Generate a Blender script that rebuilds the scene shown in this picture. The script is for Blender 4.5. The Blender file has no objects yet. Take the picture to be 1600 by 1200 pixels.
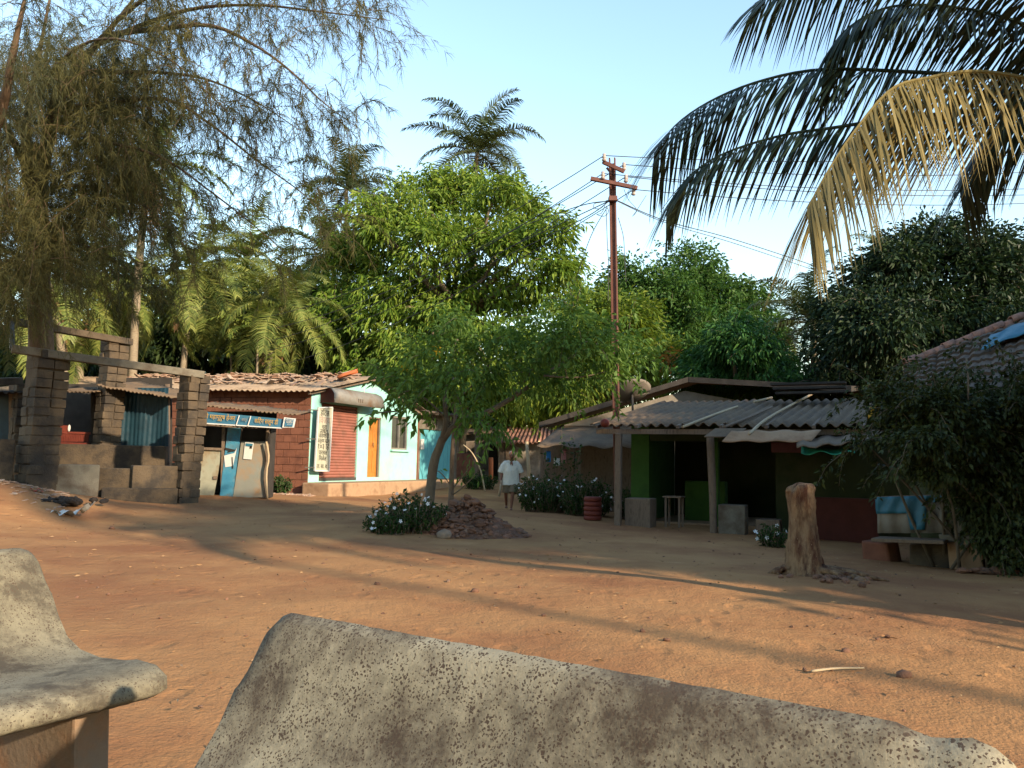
import bpy, math, random
import numpy as np
from mathutils import Vector, Matrix
R = math.radians
rng = np.random.default_rng(7)
random.seed(7)
scene = bpy.context.scene
COL = scene.collection

# ------------------------------------------------------------------ camera model (1600x1200 photo pixels)
F, HC = 1280.0, 1.15
PITCH, ROLL = math.atan(122 / 1280), R(1.2)
RM = np.array((Matrix.Rotation(R(90) + PITCH, 3, 'X') @ Matrix.Rotation(ROLL, 3, 'Z')))
CAM = np.array([0, 0, HC])
UP = np.array([0, 0, 1.0])


def A3(*a): return np.array(a, float)
def ray(px, py): return RM @ np.array([(px - 800) / F, (600 - py) / F, -1.0])
def P(px, py, d): return CAM + ray(px, py) * d
def RP(px, py, p0, n):
    r = ray(px, py)
    return CAM + r * (np.dot(np.asarray(p0) - CAM, n) / np.dot(r, n))
def nrm(v):
    v = np.asarray(v, float)
    return v / np.maximum(np.linalg.norm(v, axis=-1, keepdims=True), 1e-9)


# ------------------------------------------------------------------ ground height
ctrl = [A3(x, y, 0) for x, y in ((0, -4), (-6, -3), (6, -3), (0, 1), (-2.5, 2), (2.5, 2), (0, 3.5), (-3, 4.5), (3.2, 4.5),
                                 (0, 6.5), (4.5, 6.5), (-4, 7.5), (8, 2), (12, 6), (-9, 3), (14, 12))]
for q in ((1258, 898, 8.8), (967, 822, 16.5), (1117, 834, 15.5), (1300, 852, 14.2), (1430, 882, 11.6), (1550, 892, 11),
          (690, 838, 12.8), (600, 815, 13.8), (797, 797, 22.3), (285, 786, 18), (50, 764, 16.5), (350, 776, 19.3),
          (160, 778, 17.2), (440, 772, 23.6), (540, 775, 25), (650, 768, 29), (770, 752, 36), (880, 800, 20),
          (5, 748, 15.5), (110, 812, 14)):
    ctrl.append(P(*q))
for x, y in ((-20, 20), (-18, 32), (-8, 45), (8, 45), (20, 30), (22, 14), (0, 60), (-25, 5)):
    ctrl.append(A3(x, y, 0.1))
CT = np.array(ctrl)
def _phi(r): return np.where(r > 0, r * r * np.log(np.maximum(r, 1e-9)), 0)
_n = len(CT)
_D = np.linalg.norm(CT[:, None, :2] - CT[None, :, :2], axis=2)
_K = np.zeros((_n + 3, _n + 3))
_K[:_n, :_n] = _phi(_D) + np.eye(_n) * 0.6
_K[:_n, _n] = 1; _K[:_n, _n + 1:] = CT[:, :2]
_K[_n, :_n] = 1; _K[_n + 1:, :_n] = CT[:, :2].T
_W = np.linalg.solve(_K, np.concatenate([CT[:, 2], np.zeros(3)]))
def gz(x, y):
    x = np.asarray(x, float); y = np.asarray(y, float)
    r = np.sqrt((x[..., None] - CT[:, 0]) ** 2 + (y[..., None] - CT[:, 1]) ** 2)
    z = _phi(r) @ _W[:_n] + _W[_n] + _W[_n + 1] * x + _W[_n + 2] * y
    dd = np.sqrt(x ** 2 + (y - 15) ** 2)
    w = np.clip(1 - (dd - 30) / 40, 0, 1)
    return z * w * w * (3 - 2 * w)
def onG(px, py, d, dz=0):
    p = P(px, py, d); p[2] = float(gz(p[0], p[1])) + dz
    return p


# ------------------------------------------------------------------ mesh building
class MB:
    def __init__(s): s.v = []; s.f = []; s.n = 0
    def add(s, v, faces):
        v = np.asarray(v, float).reshape(-1, 3)
        if isinstance(faces, np.ndarray): s.f.append(faces + s.n)
        else:
            by = {}
            for q in faces: by.setdefault(len(q), []).append(q)
            for k in by.values(): s.f.append(np.array(k) + s.n)
        s.v.append(v); s.n += len(v)
        return s
    def box(s, c, size, ax=None, az=None):
        ex = nrm(ax) if ax is not None else A3(1, 0, 0)
        ez = nrm(az) if az is not None else UP
        ey = nrm(np.cross(ez, ex)); ez = np.cross(ex, ey)
        a, b, d = np.array(size) / 2
        v = [np.asarray(c) + ex * i * a + ey * j * b + ez * k * d for k in (-1, 1) for j in (-1, 1) for i in (-1, 1)]
        return s.add(v, [(0, 2, 3, 1), (4, 5, 7, 6), (0, 1, 5, 4), (2, 6, 7, 3), (0, 4, 6, 2), (1, 3, 7, 5)])
    def seg(s, a, b, w, h, up=None):            # a bar from a to b
        a = np.asarray(a); b = np.asarray(b); d = nrm(b - a)
        u = nrm(np.cross(up if up is not None else (UP if abs(d[2]) < .9 else A3(0, 1, 0)), d)); t = np.cross(d, u)
        v = [p + u * i * w / 2 + t * j * h / 2 for p in (a, b) for i, j in ((-1, -1), (1, -1), (1, 1), (-1, 1))]
        return s.add(v, [(3, 2, 1, 0), (4, 5, 6, 7), (0, 1, 5, 4), (1, 2, 6, 5), (2, 3, 7, 6), (3, 0, 4, 7)])
    def plate(s, pts, th, n=None):               # polygon extruded backwards (away from n)
        pts = np.asarray(pts, float)
        if n is None: n = nrm(np.cross(pts[1] - pts[0], pts[2] - pts[0]))
        if np.dot(n, CAM - pts[0]) < 0: n = -n
        k = len(pts)
        v = np.concatenate([pts, pts - n * th])
        fs = [tuple(range(k)), tuple(range(2 * k - 1, k - 1, -1))]
        fs += [(i, i + k, (i + 1) % k + k, (i + 1) % k) for i in range(k)]
        return s.add(v, fs)
    def tube(s, pts, rad, n=8, jit=0, cap=True):
        pts = np.asarray(pts, float); k = len(pts)
        rad = np.broadcast_to(np.asarray(rad, float), (k,)) if np.ndim(rad) == 0 else np.interp(np.linspace(0, 1, k), np.linspace(0, 1, len(rad)), rad)
        T = nrm(np.gradient(pts, axis=0))
        ref = A3(1, 0, 0) if abs(T[0][0]) < .8 else A3(0, 1, 0)
        u = nrm(np.cross(T, ref)); w = np.cross(T, u)
        a = np.arange(n) * 2 * math.pi / n
        rr = rad[:, None] * (1 + (rng.normal(0, jit, (k, n)) if jit else 0))
        v = pts[:, None] + (u[:, None] * np.cos(a)[None, :, None] + w[:, None] * np.sin(a)[None, :, None]) * rr[..., None]
        i = np.arange(k - 1)[:, None] * n; j = np.arange(n)[None]; j2 = (j + 1) % n
        q = np.stack([i + j, i + j2, i + n + j2, i + n + j], -1).reshape(-1, 4)
        b = s.n
        s.add(v, q)
        if cap:
            s.f.append(np.array([[b + x for x in range(n - 1, -1, -1)]])); s.f.append(np.array([[b + (k - 1) * n + x for x in range(n)]]))
        return s
    def grid(s, V):                               # V[i,j,3]
        a, b = V.shape[:2]
        i = np.arange(a - 1)[:, None] * b; j = np.arange(b - 1)[None]
        return s.add(V.reshape(-1, 3), np.stack([i + j, i + j + 1, i + b + j + 1, i + b + j], -1).reshape(-1, 4))
    def ell(s, c, r, nu=16, nv=10, jit=0, ax=None):
        th = np.linspace(0, math.pi, nv + 1)[1:-1]; ph = np.arange(nu) * 2 * math.pi / nu
        d = np.stack([np.sin(th)[:, None] * np.cos(ph), np.sin(th)[:, None] * np.sin(ph), np.broadcast_to(np.cos(th)[:, None], (nv - 1, nu))], -1)
        d = np.concatenate([[[0, 0, 1.0]], d.reshape(-1, 3), [[0, 0, -1.0]]])
        if jit: d = d * (1 + rng.normal(0, jit, (len(d), 1)))
        v = d * np.asarray(r)
        if ax is not None: v = v @ np.asarray(ax)
        v = v + np.asarray(c)
        fs = [(0, 1 + k, 1 + (k + 1) % nu) for k in range(nu)]
        for q in range(nv - 2):
            b = 1 + q * nu
            fs += [(b + k, b + nu + k, b + nu + (k + 1) % nu, b + (k + 1) % nu) for k in range(nu)]
        b = 1 + (nv - 2) * nu; e = len(d) - 1
        fs += [(b + k, e, b + (k + 1) % nu) for k in range(nu)]
        return s.add(v, fs)
    def rock(s, c, r):
        return s.ell(c, np.asarray(r) * rng.uniform(.8, 1.2, 3), 7, 5, .13, np.array(Matrix.Rotation(rng.uniform(0, 6), 3, 'Z') @ Matrix.Rotation(rng.uniform(-.5, .5), 3, 'X')))
    def mesh(s, name, mat, off, smooth):
        v = np.concatenate(s.v) - off
        me = bpy.data.meshes.new(name)
        me.vertices.add(len(v)); me.vertices.foreach_set('co', v.astype(np.float32).ravel())
        loops = np.concatenate([f.ravel() for f in s.f]); tot = np.concatenate([np.full(len(f), f.shape[1]) for f in s.f])
        st = np.concatenate([[0], np.cumsum(tot)[:-1]])
        me.loops.add(len(loops)); me.loops.foreach_set('vertex_index', loops.astype(np.int32))
        me.polygons.add(len(tot)); me.polygons.foreach_set('loop_start', st.astype(np.int32)); me.polygons.foreach_set('loop_total', tot.astype(np.int32))
        me.polygons.foreach_set('use_smooth', np.full(len(tot), smooth, bool))
        me.update(calc_edges=True); me.validate()
        if mat: me.materials.append(mat)
        return me


ORG = {}
def mods(o, bevel=0, solid=0, sub=0):
    if solid:
        m = o.modifiers.new('s', 'SOLIDIFY'); m.thickness = solid; m.offset = 0
    if bevel:
        m = o.modifiers.new('b', 'BEVEL'); m.width = bevel; m.segments = 2; m.limit_method = 'ANGLE'; m.angle_limit = R(40)
    if sub:
        m = o.modifiers.new('u', 'SUBSURF'); m.levels = sub; m.render_levels = sub
def tag(o, label=None, cat=None, group=None, kind=None):
    if label: o['label'] = label
    if cat: o['category'] = cat
    if group: o['group'] = group
    if kind: o['kind'] = kind
    return o
def thing(name, label, cat, loc, group=None, kind=None):     # empty at the base of a thing with parts
    o = bpy.data.objects.new(name, None); COL.objects.link(o)
    o.location = loc; o.empty_display_size = .2
    ORG[o.name] = np.array(loc, float)
    return tag(o, label, cat, group, kind)
def part(name, mb, mat, parent, smooth=False, label=None, kind=None, **kw):
    off = ORG[parent.name]
    o = bpy.data.objects.new(name, mb.mesh(name, mat, off, smooth)); COL.objects.link(o)
    o.parent = parent; ORG[o.name] = off
    mods(o, **kw)
    return tag(o, label, kind=kind)
def solo(name, mb, mat, label, cat, loc=None, group=None, smooth=False, kind=None, **kw):
    if loc is None:
        v = np.concatenate(mb.v); loc = A3(*((v.min(0) + v.max(0)) / 2)[:2], v[:, 2].min())
    o = bpy.data.objects.new(name, mb.mesh(name, mat, loc, smooth)); COL.objects.link(o)
    o.location = loc; ORG[o.name] = np.array(loc, float)
    mods(o, **kw)
    return tag(o, label, cat, group, kind)
def struct(name, mb, mat, smooth=False):
    return tag(solo(name, mb, mat, None, None, A3(0, 0, 0), smooth=smooth), kind='structure')
def text(body, loc, xdir, size, mat, parent, squeeze=1, ydir=None):
    c = bpy.data.curves.new('lettering', 'FONT'); c.body = body; c.size = size; c.align_x = 'CENTER'; c.align_y = 'CENTER'; c.extrude = .0015
    c.materials.append(mat)
    fo = bpy.data.objects.new('lettering', c); COL.objects.link(fo)
    me = bpy.data.meshes.new_from_object(fo); bpy.data.objects.remove(fo); me.name = 'lettering'
    o = bpy.data.objects.new('lettering', me); COL.objects.link(o); o.parent = parent
    x = nrm(xdir); y = nrm(ydir if ydir is not None else UP - x * x[2]); z = np.cross(x, y)
    m = Matrix(((x[0] * squeeze, y[0], z[0], 0), (x[1] * squeeze, y[1], z[1], 0), (x[2] * squeeze, y[2], z[2], 0), (0, 0, 0, 1)))
    m.translation = Vector(np.asarray(loc) - ORG[parent.name]); o.matrix_local = m
    return o


# ------------------------------------------------------------------ materials
def mat(name, cols, scale=4, rough=.9, bump=.15, bscale=40, trans=0, stain=None, sscale=1.2, sthr=.55, speck=None, kscale=60, kthr=.2,
        island=0, stretch=(1, 1, 1), spec=.3, metal=0, detail=6, srough=.65, dim=.72):
    cols = [tuple(x * dim for x in c) for c in cols]; stain = stain and tuple(x * dim for x in stain); speck = speck and tuple(x * dim for x in speck)
    m = bpy.data.materials.new(name); m.use_nodes = True
    nt = m.node_tree; N = nt.nodes; L = nt.links
    b = N['Principled BSDF']; out = N['Material Output']
    b.inputs['Roughness'].default_value = rough; b.inputs['Specular IOR Level'].default_value = spec; b.inputs['Metallic'].default_value = metal
    tc = N.new('ShaderNodeTexCoord'); mp = N.new('ShaderNodeMapping'); mp.inputs['Scale'].default_value = stretch
    L.new(tc.outputs['Object'], mp.inputs['Vector'])
    def noise(s, d=6, r=.6):
        n = N.new('ShaderNodeTexNoise'); n.inputs['Scale'].default_value = s; n.inputs['Detail'].default_value = d; n.inputs['Roughness'].default_value = r
        L.new(mp.outputs['Vector'], n.inputs['Vector']); return n.outputs['Fac']
    def ramp(fac, stops):
        r = N.new('ShaderNodeValToRGB'); e = r.color_ramp.elements
        while len(e) < len(stops): e.new(.5)
        for x, (p, c) in zip(e, stops): x.position = p; x.color = (*c[:3], 1)
        L.new(fac, r.inputs['Fac']); return r.outputs['Color']
    def mix(f, a, c, mode='MIX'):
        x = N.new('ShaderNodeMix'); x.data_type = 'RGBA'; x.blend_type = mode
        for s, val in ((x.inputs[0], f), (x.inputs[6], a), (x.inputs[7], c)):
            if hasattr(val, 'links'): L.new(val, s)
            elif isinstance(val, (int, float)): s.default_value = val
            else: s.default_value = (*val, 1)
        return x.outputs[2]
    k = len(cols)
    if island:
        g = N.new('ShaderNodeNewGeometry')
        ad = N.new('ShaderNodeMath'); ad.operation = 'MULTIPLY_ADD'; ad.inputs[1].default_value = island
        L.new(g.outputs['Random Per Island'], ad.inputs[0])
        sc = N.new('ShaderNodeMath'); sc.operation = 'MULTIPLY'; sc.inputs[1].default_value = 1 - island; L.new(noise(scale, 3), sc.inputs[0])
        L.new(sc.outputs[0], ad.inputs[2]); fac = ad.outputs[0]
        col = ramp(fac, [(.1 + .8 * i / max(k - 1, 1), c) for i, c in enumerate(cols)])
    else:
        col = ramp(noise(scale, detail), [(.3 + .4 * i / max(k - 1, 1), c) for i, c in enumerate(cols)])
    if stain:
        col = mix(ramp(noise(sscale, 8, srough), [(sthr - .08, (0, 0, 0)), (sthr + .1, (1, 1, 1))]), col, stain)
    if speck:
        v = N.new('ShaderNodeTexVoronoi'); v.inputs['Scale'].default_value = kscale
        dn_ = N.new('ShaderNodeTexNoise'); dn_.inputs['Scale'].default_value = kscale * .9; L.new(mp.outputs['Vector'], dn_.inputs['Vector'])
        va = N.new('ShaderNodeVectorMath'); va.operation = 'MULTIPLY_ADD'; va.inputs[1].default_value = (1.6 / kscale,) * 3
        L.new(dn_.outputs['Color'], va.inputs[0]); L.new(mp.outputs['Vector'], va.inputs[2]); L.new(va.outputs[0], v.inputs['Vector'])
        a = N.new('ShaderNodeMath'); a.operation = 'MULTIPLY'; L.new(noise(kscale * .15, 3), a.inputs[0]); a.inputs[1].default_value = kthr * 2
        lt = N.new('ShaderNodeMath'); lt.operation = 'LESS_THAN'; L.new(v.outputs['Distance'], lt.inputs[0]); L.new(a.outputs[0], lt.inputs[1])
        col = mix(lt.outputs[0], col, speck)
    L.new(col, b.inputs['Base Color'])
    if bump:
        bp = N.new('ShaderNodeBump'); bp.inputs['Strength'].default_value = bump; bp.inputs['Distance'].default_value = .03
        L.new(noise(bscale, 5, .7), bp.inputs['Height']); L.new(bp.outputs['Normal'], b.inputs['Normal'])
    if trans:
        t = N.new('ShaderNodeBsdfTranslucent'); ms = N.new('ShaderNodeMixShader'); ms.inputs['Fac'].default_value = trans
        L.new(mix(1.0, col, (1.0, 1.0, .55), 'MULTIPLY'), t.inputs['Color'])
        L.new(b.outputs['BSDF'], ms.inputs[1]); L.new(t.outputs['BSDF'], ms.inputs[2]); L.new(ms.outputs[0], out.inputs['Surface'])
    return m

M = {}
M['laterite'] = mat('laterite', [(.15, .058, .034), (.24, .095, .055), (.18, .07, .04)], 6, island=.45, bump=.4, bscale=50, stain=(.13, .05, .03), sscale=2)
M['mortar'] = mat('mortar', [(.2, .09, .055), (.25, .12, .075)], 8)
M['mint'] = mat('mint_paint', [(.27, .60, .53), (.33, .66, .59), (.29, .62, .55)], 2, dim=.78, rough=.8, bump=.08, stain=(.36, .52, .44), sscale=.8, sthr=.6)
M['plinth'] = mat('plinth', [(.34, .21, .125), (.42, .27, .16), (.28, .165, .095)], 3, bump=.3)
M['shutter'] = mat('shutter_red', [(.29, .11, .078), (.36, .14, .1)], 3, rough=.6, bump=.05, stain=(.22, .1, .07), sscale=2.2)
M['teak'] = mat('teak', [(.42, .15, .025), (.55, .22, .04), (.3, .09, .015)], 5, rough=.5, stretch=(6, 6, .6), bump=.1)
M['darkglass'] = mat('dark_glass', [(.02, .022, .02), (.03, .03, .028)], 2, rough=.25, bump=0, spec=.5)
M['darkmetal'] = mat('dark_metal', [(.05, .045, .04), (.08, .07, .06)], 6, rough=.6)
M['tin'] = mat('grey_tin', [(.2, .19, .165), (.27, .255, .225), (.22, .185, .15)], 3, rough=.6, bump=.08, stain=(.2, .13, .08), sthr=.6)
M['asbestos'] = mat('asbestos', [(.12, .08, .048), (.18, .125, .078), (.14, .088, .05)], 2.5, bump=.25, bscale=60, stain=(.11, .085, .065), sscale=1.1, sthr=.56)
M['asbestos2'] = mat('asbestos_sunny', [(.3, .22, .15), (.38, .28, .19), (.26, .18, .12)], 2.5, bump=.25, stain=(.14, .1, .07), sscale=1.3, sthr=.58)  # lighter copy of asbestos with sunlight put into its colour
M['tile'] = mat('clay_tile', [(.30, .13, .08), (.40, .20, .14), (.26, .14, .10), (.2, .12, .09)], 6, bump=.2, island=.0)
M['tileold'] = mat('old_tile', [(.09, .062, .045), (.145, .10, .072), (.075, .058, .045)], 5, bump=.3, stain=(.09, .075, .06), sscale=2)
M['tilepale'] = mat('pale_tile', [(.48, .37, .28), (.34, .19, .12), (.5, .42, .34)], 3, bump=.2, island=.6)
M['orange_tile'] = mat('orange_tile', [(.6, .17, .06), (.5, .15, .06)], 8)
M['stone'] = mat('pillar_stone', [(.075, .052, .032), (.125, .092, .058), (.08, .055, .034)], 4, bump=.7, bscale=22, island=.5, stain=(.045, .037, .03), sscale=1.8, sthr=.52)
M['plaster'] = mat('rough_plaster', [(.15, .135, .105), (.2, .18, .14), (.13, .11, .085)], 3, bump=.4, stain=(.09, .06, .04), sscale=1.6)
M['concrete'] = mat('bench_concrete', [(.31, .275, .19), (.38, .34, .24), (.26, .23, .16)], 7, srough=.8, bump=.22, bscale=110, stain=(.085, .064, .045), sscale=1.7, sthr=.485, speck=(.08, .055, .038), kscale=150, kthr=.34)
M['concrete2'] = mat('bench_concrete_worn', [(.22, .20, .14), (.31, .28, .195), (.17, .15, .105)], 6, srough=.75, bump=.25, bscale=100, stain=(.085, .072, .052), sscale=3.0, sthr=.47, speck=(.09, .065, .045), kscale=110, kthr=.26)
M['leg_concrete_shaded'] = mat('leg_concrete_shaded', [(.2, .14, .095), (.26, .195, .135)], 5, bump=.3, stain=(.3, .16, .08), sscale=4)  # darker than the seat concrete; shade under the seat put into colour
M['stump'] = mat('stump_wood', [(.10, .045, .025), (.42, .27, .15), (.2, .10, .05)], 7, stretch=(1.6, 1.6, .45), bump=1.0, bscale=22, stain=(.11, .036, .016), sscale=5, sthr=.53, srough=.7, speck=(.5, .36, .24), kscale=22, kthr=.1, dim=.56)
M['bark'] = mat('bark_grey', [(.13, .10, .07), (.2, .16, .11)], 6, stretch=(3, 3, 1), bump=.5)
M['barkred'] = mat('bark_red', [(.19, .09, .05), (.28, .15, .085)], 6, stretch=(4, 4, .7), bump=.5)
M['barkcas'] = mat('bark_casuarina', [(.12, .078, .048), (.19, .125, .078)], 6, stretch=(4, 4, .7), bump=.5)
M['palmbark'] = mat('palm_bark', [(.22, .17, .12), (.32, .26, .18), (.2, .15, .1)], 5, stretch=(1, 1, 6), bump=.4)
M['rust'] = mat('pole_rust', [(.15, .06, .045), (.2, .085, .06)], 5, rough=.7, bump=.15)
M['porcelain'] = mat('insulator', [(.5, .43, .38), (.35, .25, .22)], 6, rough=.3, bump=0)
M['wire'] = mat('wire', [(.06, .06, .065), (.08, .08, .085)], 3, bump=0)
M['blue'] = mat('sign_blue', [(.035, .13, .22), (.05, .17, .27)], 4, rough=.5, stain=(.15, .2, .2), sthr=.66, bump=.05)
M['skyblue'] = mat('panel_blue', [(.04, .2, .34), (.06, .26, .4), (.16, .24, .26)], 3, rough=.6, stain=(.10, .09, .085), sscale=2.5, sthr=.58)
M['turq'] = mat('door_turquoise', [(.09, .36, .42), (.12, .42, .48), (.08, .30, .36)], 4, stretch=(5, 5, .7), rough=.75, bump=.15)
M['tarp'] = mat('blue_tarp', [(.009, .035, .055), (.014, .048, .07), (.01, .03, .045)], 3, rough=.5, bump=.3, bscale=8)
M['tarpbright'] = mat('bright_blue_tarp', [(.025, .14, .22), (.04, .18, .27)], 5, rough=.5, bump=.2, bscale=10)
M['tarpgreen'] = mat('green_tarp', [(.02, .26, .17), (.04, .34, .22)], 5, rough=.5, bump=.2)
M['yellow'] = mat('sign_yellow', [(.62, .37, .035), (.5, .28, .03), (.68, .45, .08)], 10, bump=0)
M['black'] = mat('black_paint', [(.02, .018, .016), (.035, .03, .026)], 5, bump=0)
M['fadedred'] = mat('faded_red', [(.35, .2, .17), (.42, .32, .26)], 5, bump=0)
M['white'] = mat('white_paint', [(.62, .62, .6), (.7, .7, .68)], 4, bump=.03)
M['paper'] = mat('paper', [(.6, .6, .57), (.7, .7, .66)], 4, bump=.1, bscale=15)
M['signcream'] = mat('sign_cream', [(.40, .40, .30), (.47, .46, .35), (.38, .36, .27)], 3, rough=.5, bump=.04, stain=(.33, .28, .2), sthr=.63)
M['panelwhite'] = mat('panel_white', [(.3, .31, .235), (.37, .37, .285), (.26, .245, .18)], 3, bump=.1, stain=(.3, .2, .11), sscale=1.5, sthr=.57)
M['panelgrey'] = mat('panel_grey', [(.23, .24, .205), (.27, .27, .235)], 3, bump=.06, stain=(.36, .21, .1), sscale=1.1, sthr=.56)
M['wood'] = mat('weathered_wood', [(.15, .105, .075), (.22, .16, .115), (.12, .085, .06)], 5, stretch=(4, 4, 1), bump=.3)
M['bamboo'] = mat('bamboo', [(.42, .32, .2), (.5, .4, .27)], 6, bump=.1)
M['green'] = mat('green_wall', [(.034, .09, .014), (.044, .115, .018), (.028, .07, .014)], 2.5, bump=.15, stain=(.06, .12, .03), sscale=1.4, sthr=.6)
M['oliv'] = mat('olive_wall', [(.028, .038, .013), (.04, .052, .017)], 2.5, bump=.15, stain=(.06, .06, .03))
M['maroon'] = mat('maroon', [(.075, .02, .014), (.11, .03, .022)], 4, bump=.2)
M['redclay'] = mat('red_clay', [(.15, .028, .018), (.21, .045, .028)], 5, bump=.1, rough=.7)
M['dish'] = mat('dish_grey', [(.2, .165, .135), (.25, .21, .17)], 4, rough=.7, bump=.05)
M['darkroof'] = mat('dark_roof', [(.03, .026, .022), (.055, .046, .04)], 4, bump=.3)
M['greywall'] = mat('grey_wall', [(.2, .175, .15), (.26, .23, .19), (.17, .14, .11)], 2, bump=.2, stain=(.12, .09, .07))
M['rubble'] = mat('rubble', [(.16, .07, .04), (.26, .13, .08), (.13, .065, .04), (.3, .2, .14)], 5, bump=.4, island=.5)
M['rock'] = mat('grey_rock', [(.24, .18, .13), (.3, .23, .17)], 9, bump=.5)
M['skin'] = mat('skin', [(.20, .085, .05), (.235, .10, .06)], 10, rough=.6, bump=.05)
M['shirt'] = mat('shirt', [(.58, .58, .50), (.66, .66, .58), (.6, .58, .48)], 7, bump=.8, bscale=9, dim=.8)
M['shorts'] = mat('shorts', [(.16, .12, .075), (.2, .155, .10)], 8, bump=.3, bscale=30)
M['hair'] = mat('grey_hair', [(.34, .32, .3), (.45, .43, .41)], 30, bump=.4, bscale=90)
M['petal'] = mat('petal', [(.72, .74, .72), (.8, .8, .8)], 5, bump=0)
M['red'] = mat('red_plastic', [(.5, .05, .03), (.6, .08, .05)], 5, bump=0)
M['soot'] = mat('black_ash', [(.018, .015, .013), (.04, .03, .025)], 9, bump=.5)
M['cloth_blue'] = mat('cloth_blue', [(.03, .2, .5), (.05, .25, .55)], 5)
M['cloth_pink'] = mat('cloth_pink', [(.6, .22, .25), (.65, .35, .35)], 5)
M['nut'] = mat('coconut', [(.25, .2, .05), (.35, .26, .07)], 5, rough=.6)
# foliage
def leafmat(n, cols, trans=.35, rough=.5, isl=.7, scale=.6, dim=.85): return mat(n, cols, scale, rough=rough, bump=0, trans=trans, island=isl, spec=.18, dim=dim)
M['lf_big'] = leafmat('leaf_big', [(.05, .10, .016), (.10, .17, .02), (.15, .225, .028), (.21, .26, .045)], .35, dim=.95)
M['lf_yel'] = leafmat('leaf_yellowgreen', [(.06, .11, .015), (.13, .19, .022), (.21, .25, .03)], .4)
M['lf_round'] = leafmat('leaf_round', [(.03, .08, .018), (.055, .12, .025), (.08, .16, .03)])
M['lf_mango'] = leafmat('leaf_mango', [(.025, .08, .02), (.045, .125, .028), (.075, .17, .035)])
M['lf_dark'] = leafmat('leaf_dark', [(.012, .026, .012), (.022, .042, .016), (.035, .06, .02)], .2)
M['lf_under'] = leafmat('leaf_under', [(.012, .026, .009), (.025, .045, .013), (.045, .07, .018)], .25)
M['lf_small'] = leafmat('leaf_small', [(.05, .10, .02), (.085, .155, .03), (.13, .21, .04)], .4, dim=1.15)
M['lf_bush'] = leafmat('leaf_bush', [(.02, .045, .014), (.035, .075, .02), (.06, .11, .025)])
M['lf_creep'] = leafmat('leaf_creeper', [(.018, .028, .008), (.036, .05, .013), (.075, .09, .024)], .2)
M['lf_yellow'] = leafmat('leaf_yellow', [(.5, .35, .02), (.6, .42, .03)])
M['lf_orange'] = leafmat('leaf_orange', [(.35, .15, .03), (.42, .2, .05)])
M['lf_dry'] = leafmat('leaf_dry', [(.2, .10, .05), (.3, .17, .08), (.36, .25, .14)], .1)
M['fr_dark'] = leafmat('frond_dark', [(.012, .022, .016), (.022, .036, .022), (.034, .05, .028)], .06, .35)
M['fr_sunlit'] = leafmat('frond_sunlit', [(.11, .09, .035), (.20, .16, .06), (.31, .25, .11)], .22, .45)  # sunlit copy of the frond colour, its golden light painted in
M['fr_far'] = leafmat('frond_far', [(.045, .075, .018), (.085, .115, .024), (.14, .155, .032)], .3, .45, dim=1.3)
M['fr_yel'] = leafmat('frond_yellow', [(.055, .08, .02), (.10, .125, .03), (.18, .18, .05)], .3, .45, dim=1.4)
M['fr_cool'] = leafmat('frond_cool', [(.04, .065, .03), (.075, .105, .045), (.12, .145, .06)], .25, .4)
M['fr_dead'] = leafmat('frond_dead', [(.16, .08, .04), (.24, .13, .065), (.3, .19, .10)], .15, .7)
M['cas_n'] = leafmat('casuarina_needle', [(.045, .047, .018), (.084, .08, .03), (.135, .122, .045)], .35, .7, dim=1.0)
M['cas_g'] = leafmat('casuarina_green', [(.035, .045, .025), (.065, .07, .034), (.10, .10, .045)], .35, .7)

# ------------------------------------------------------------------ ground
def ground_mat():
    m = mat('red_earth', [(.39, .20, .088), (.47, .25, .11), (.41, .215, .095), (.53, .295, .135)], .55, rough=.95, bump=0, detail=10,
            stain=(.31, .14, .066), sscale=.35, sthr=.52, speck=(.24, .12, .06), kscale=30, kthr=.1)
    nt = m.node_tree; N = nt.nodes; L = nt.links; b = N['Principled BSDF']; b.inputs['Specular IOR Level'].default_value = .1
    tc = N.new('ShaderNodeTexCoord')
    prev = None
    for sc, st, dist in ((1.6, .3, .08), (5.5, .25, .05), (13, .55, .024), (55, .8, .013), (230, .7, .004)):
        n = N.new('ShaderNodeTexNoise'); n.inputs['Scale'].default_value = sc; n.inputs['Detail'].default_value = 5
        L.new(tc.outputs['Object'], n.inputs['Vector'])
        bp = N.new('ShaderNodeBump'); bp.inputs['Strength'].default_value = st; bp.inputs['Distance'].default_value = dist
        L.new(n.outputs['Fac'], bp.inputs['Height'])
        if prev: L.new(prev, bp.inputs['Normal'])
        prev = bp.outputs['Normal']
    mp = N.new('ShaderNodeMapping'); mp.inputs['Scale'].default_value = (3.2, 1.7, 1); mp.inputs['Rotation'].default_value = (0, 0, .5); L.new(tc.outputs['Object'], mp.inputs['Vector'])
    vo = N.new('ShaderNodeTexVoronoi'); vo.inputs['Scale'].default_value = 1.0; L.new(mp.outputs['Vector'], vo.inputs['Vector'])
    mr = N.new('ShaderNodeMapRange'); mr.interpolation_type = 'SMOOTHSTEP'; mr.inputs['From Min'].default_value = .12; mr.inputs['From Max'].default_value = .26; L.new(vo.outputs['Distance'], mr.inputs['Value'])
    bp = N.new('ShaderNodeBump'); bp.inputs['Strength'].default_value = .35; bp.inputs['Distance'].default_value = .03; L.new(mr.outputs['Result'], bp.inputs['Height']); L.new(prev, bp.inputs['Normal'])
    L.new(bp.outputs['Normal'], b.inputs['Normal'])
    return m
u = np.linspace(-1, 1, 171); v = np.linspace(-.35, 1, 211)
gx = 500 * np.sinh(5.5 * u) / np.sinh(5.5); gy = 9 + 600 * np.sinh(5.8 * v) / np.sinh(5.8)
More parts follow.
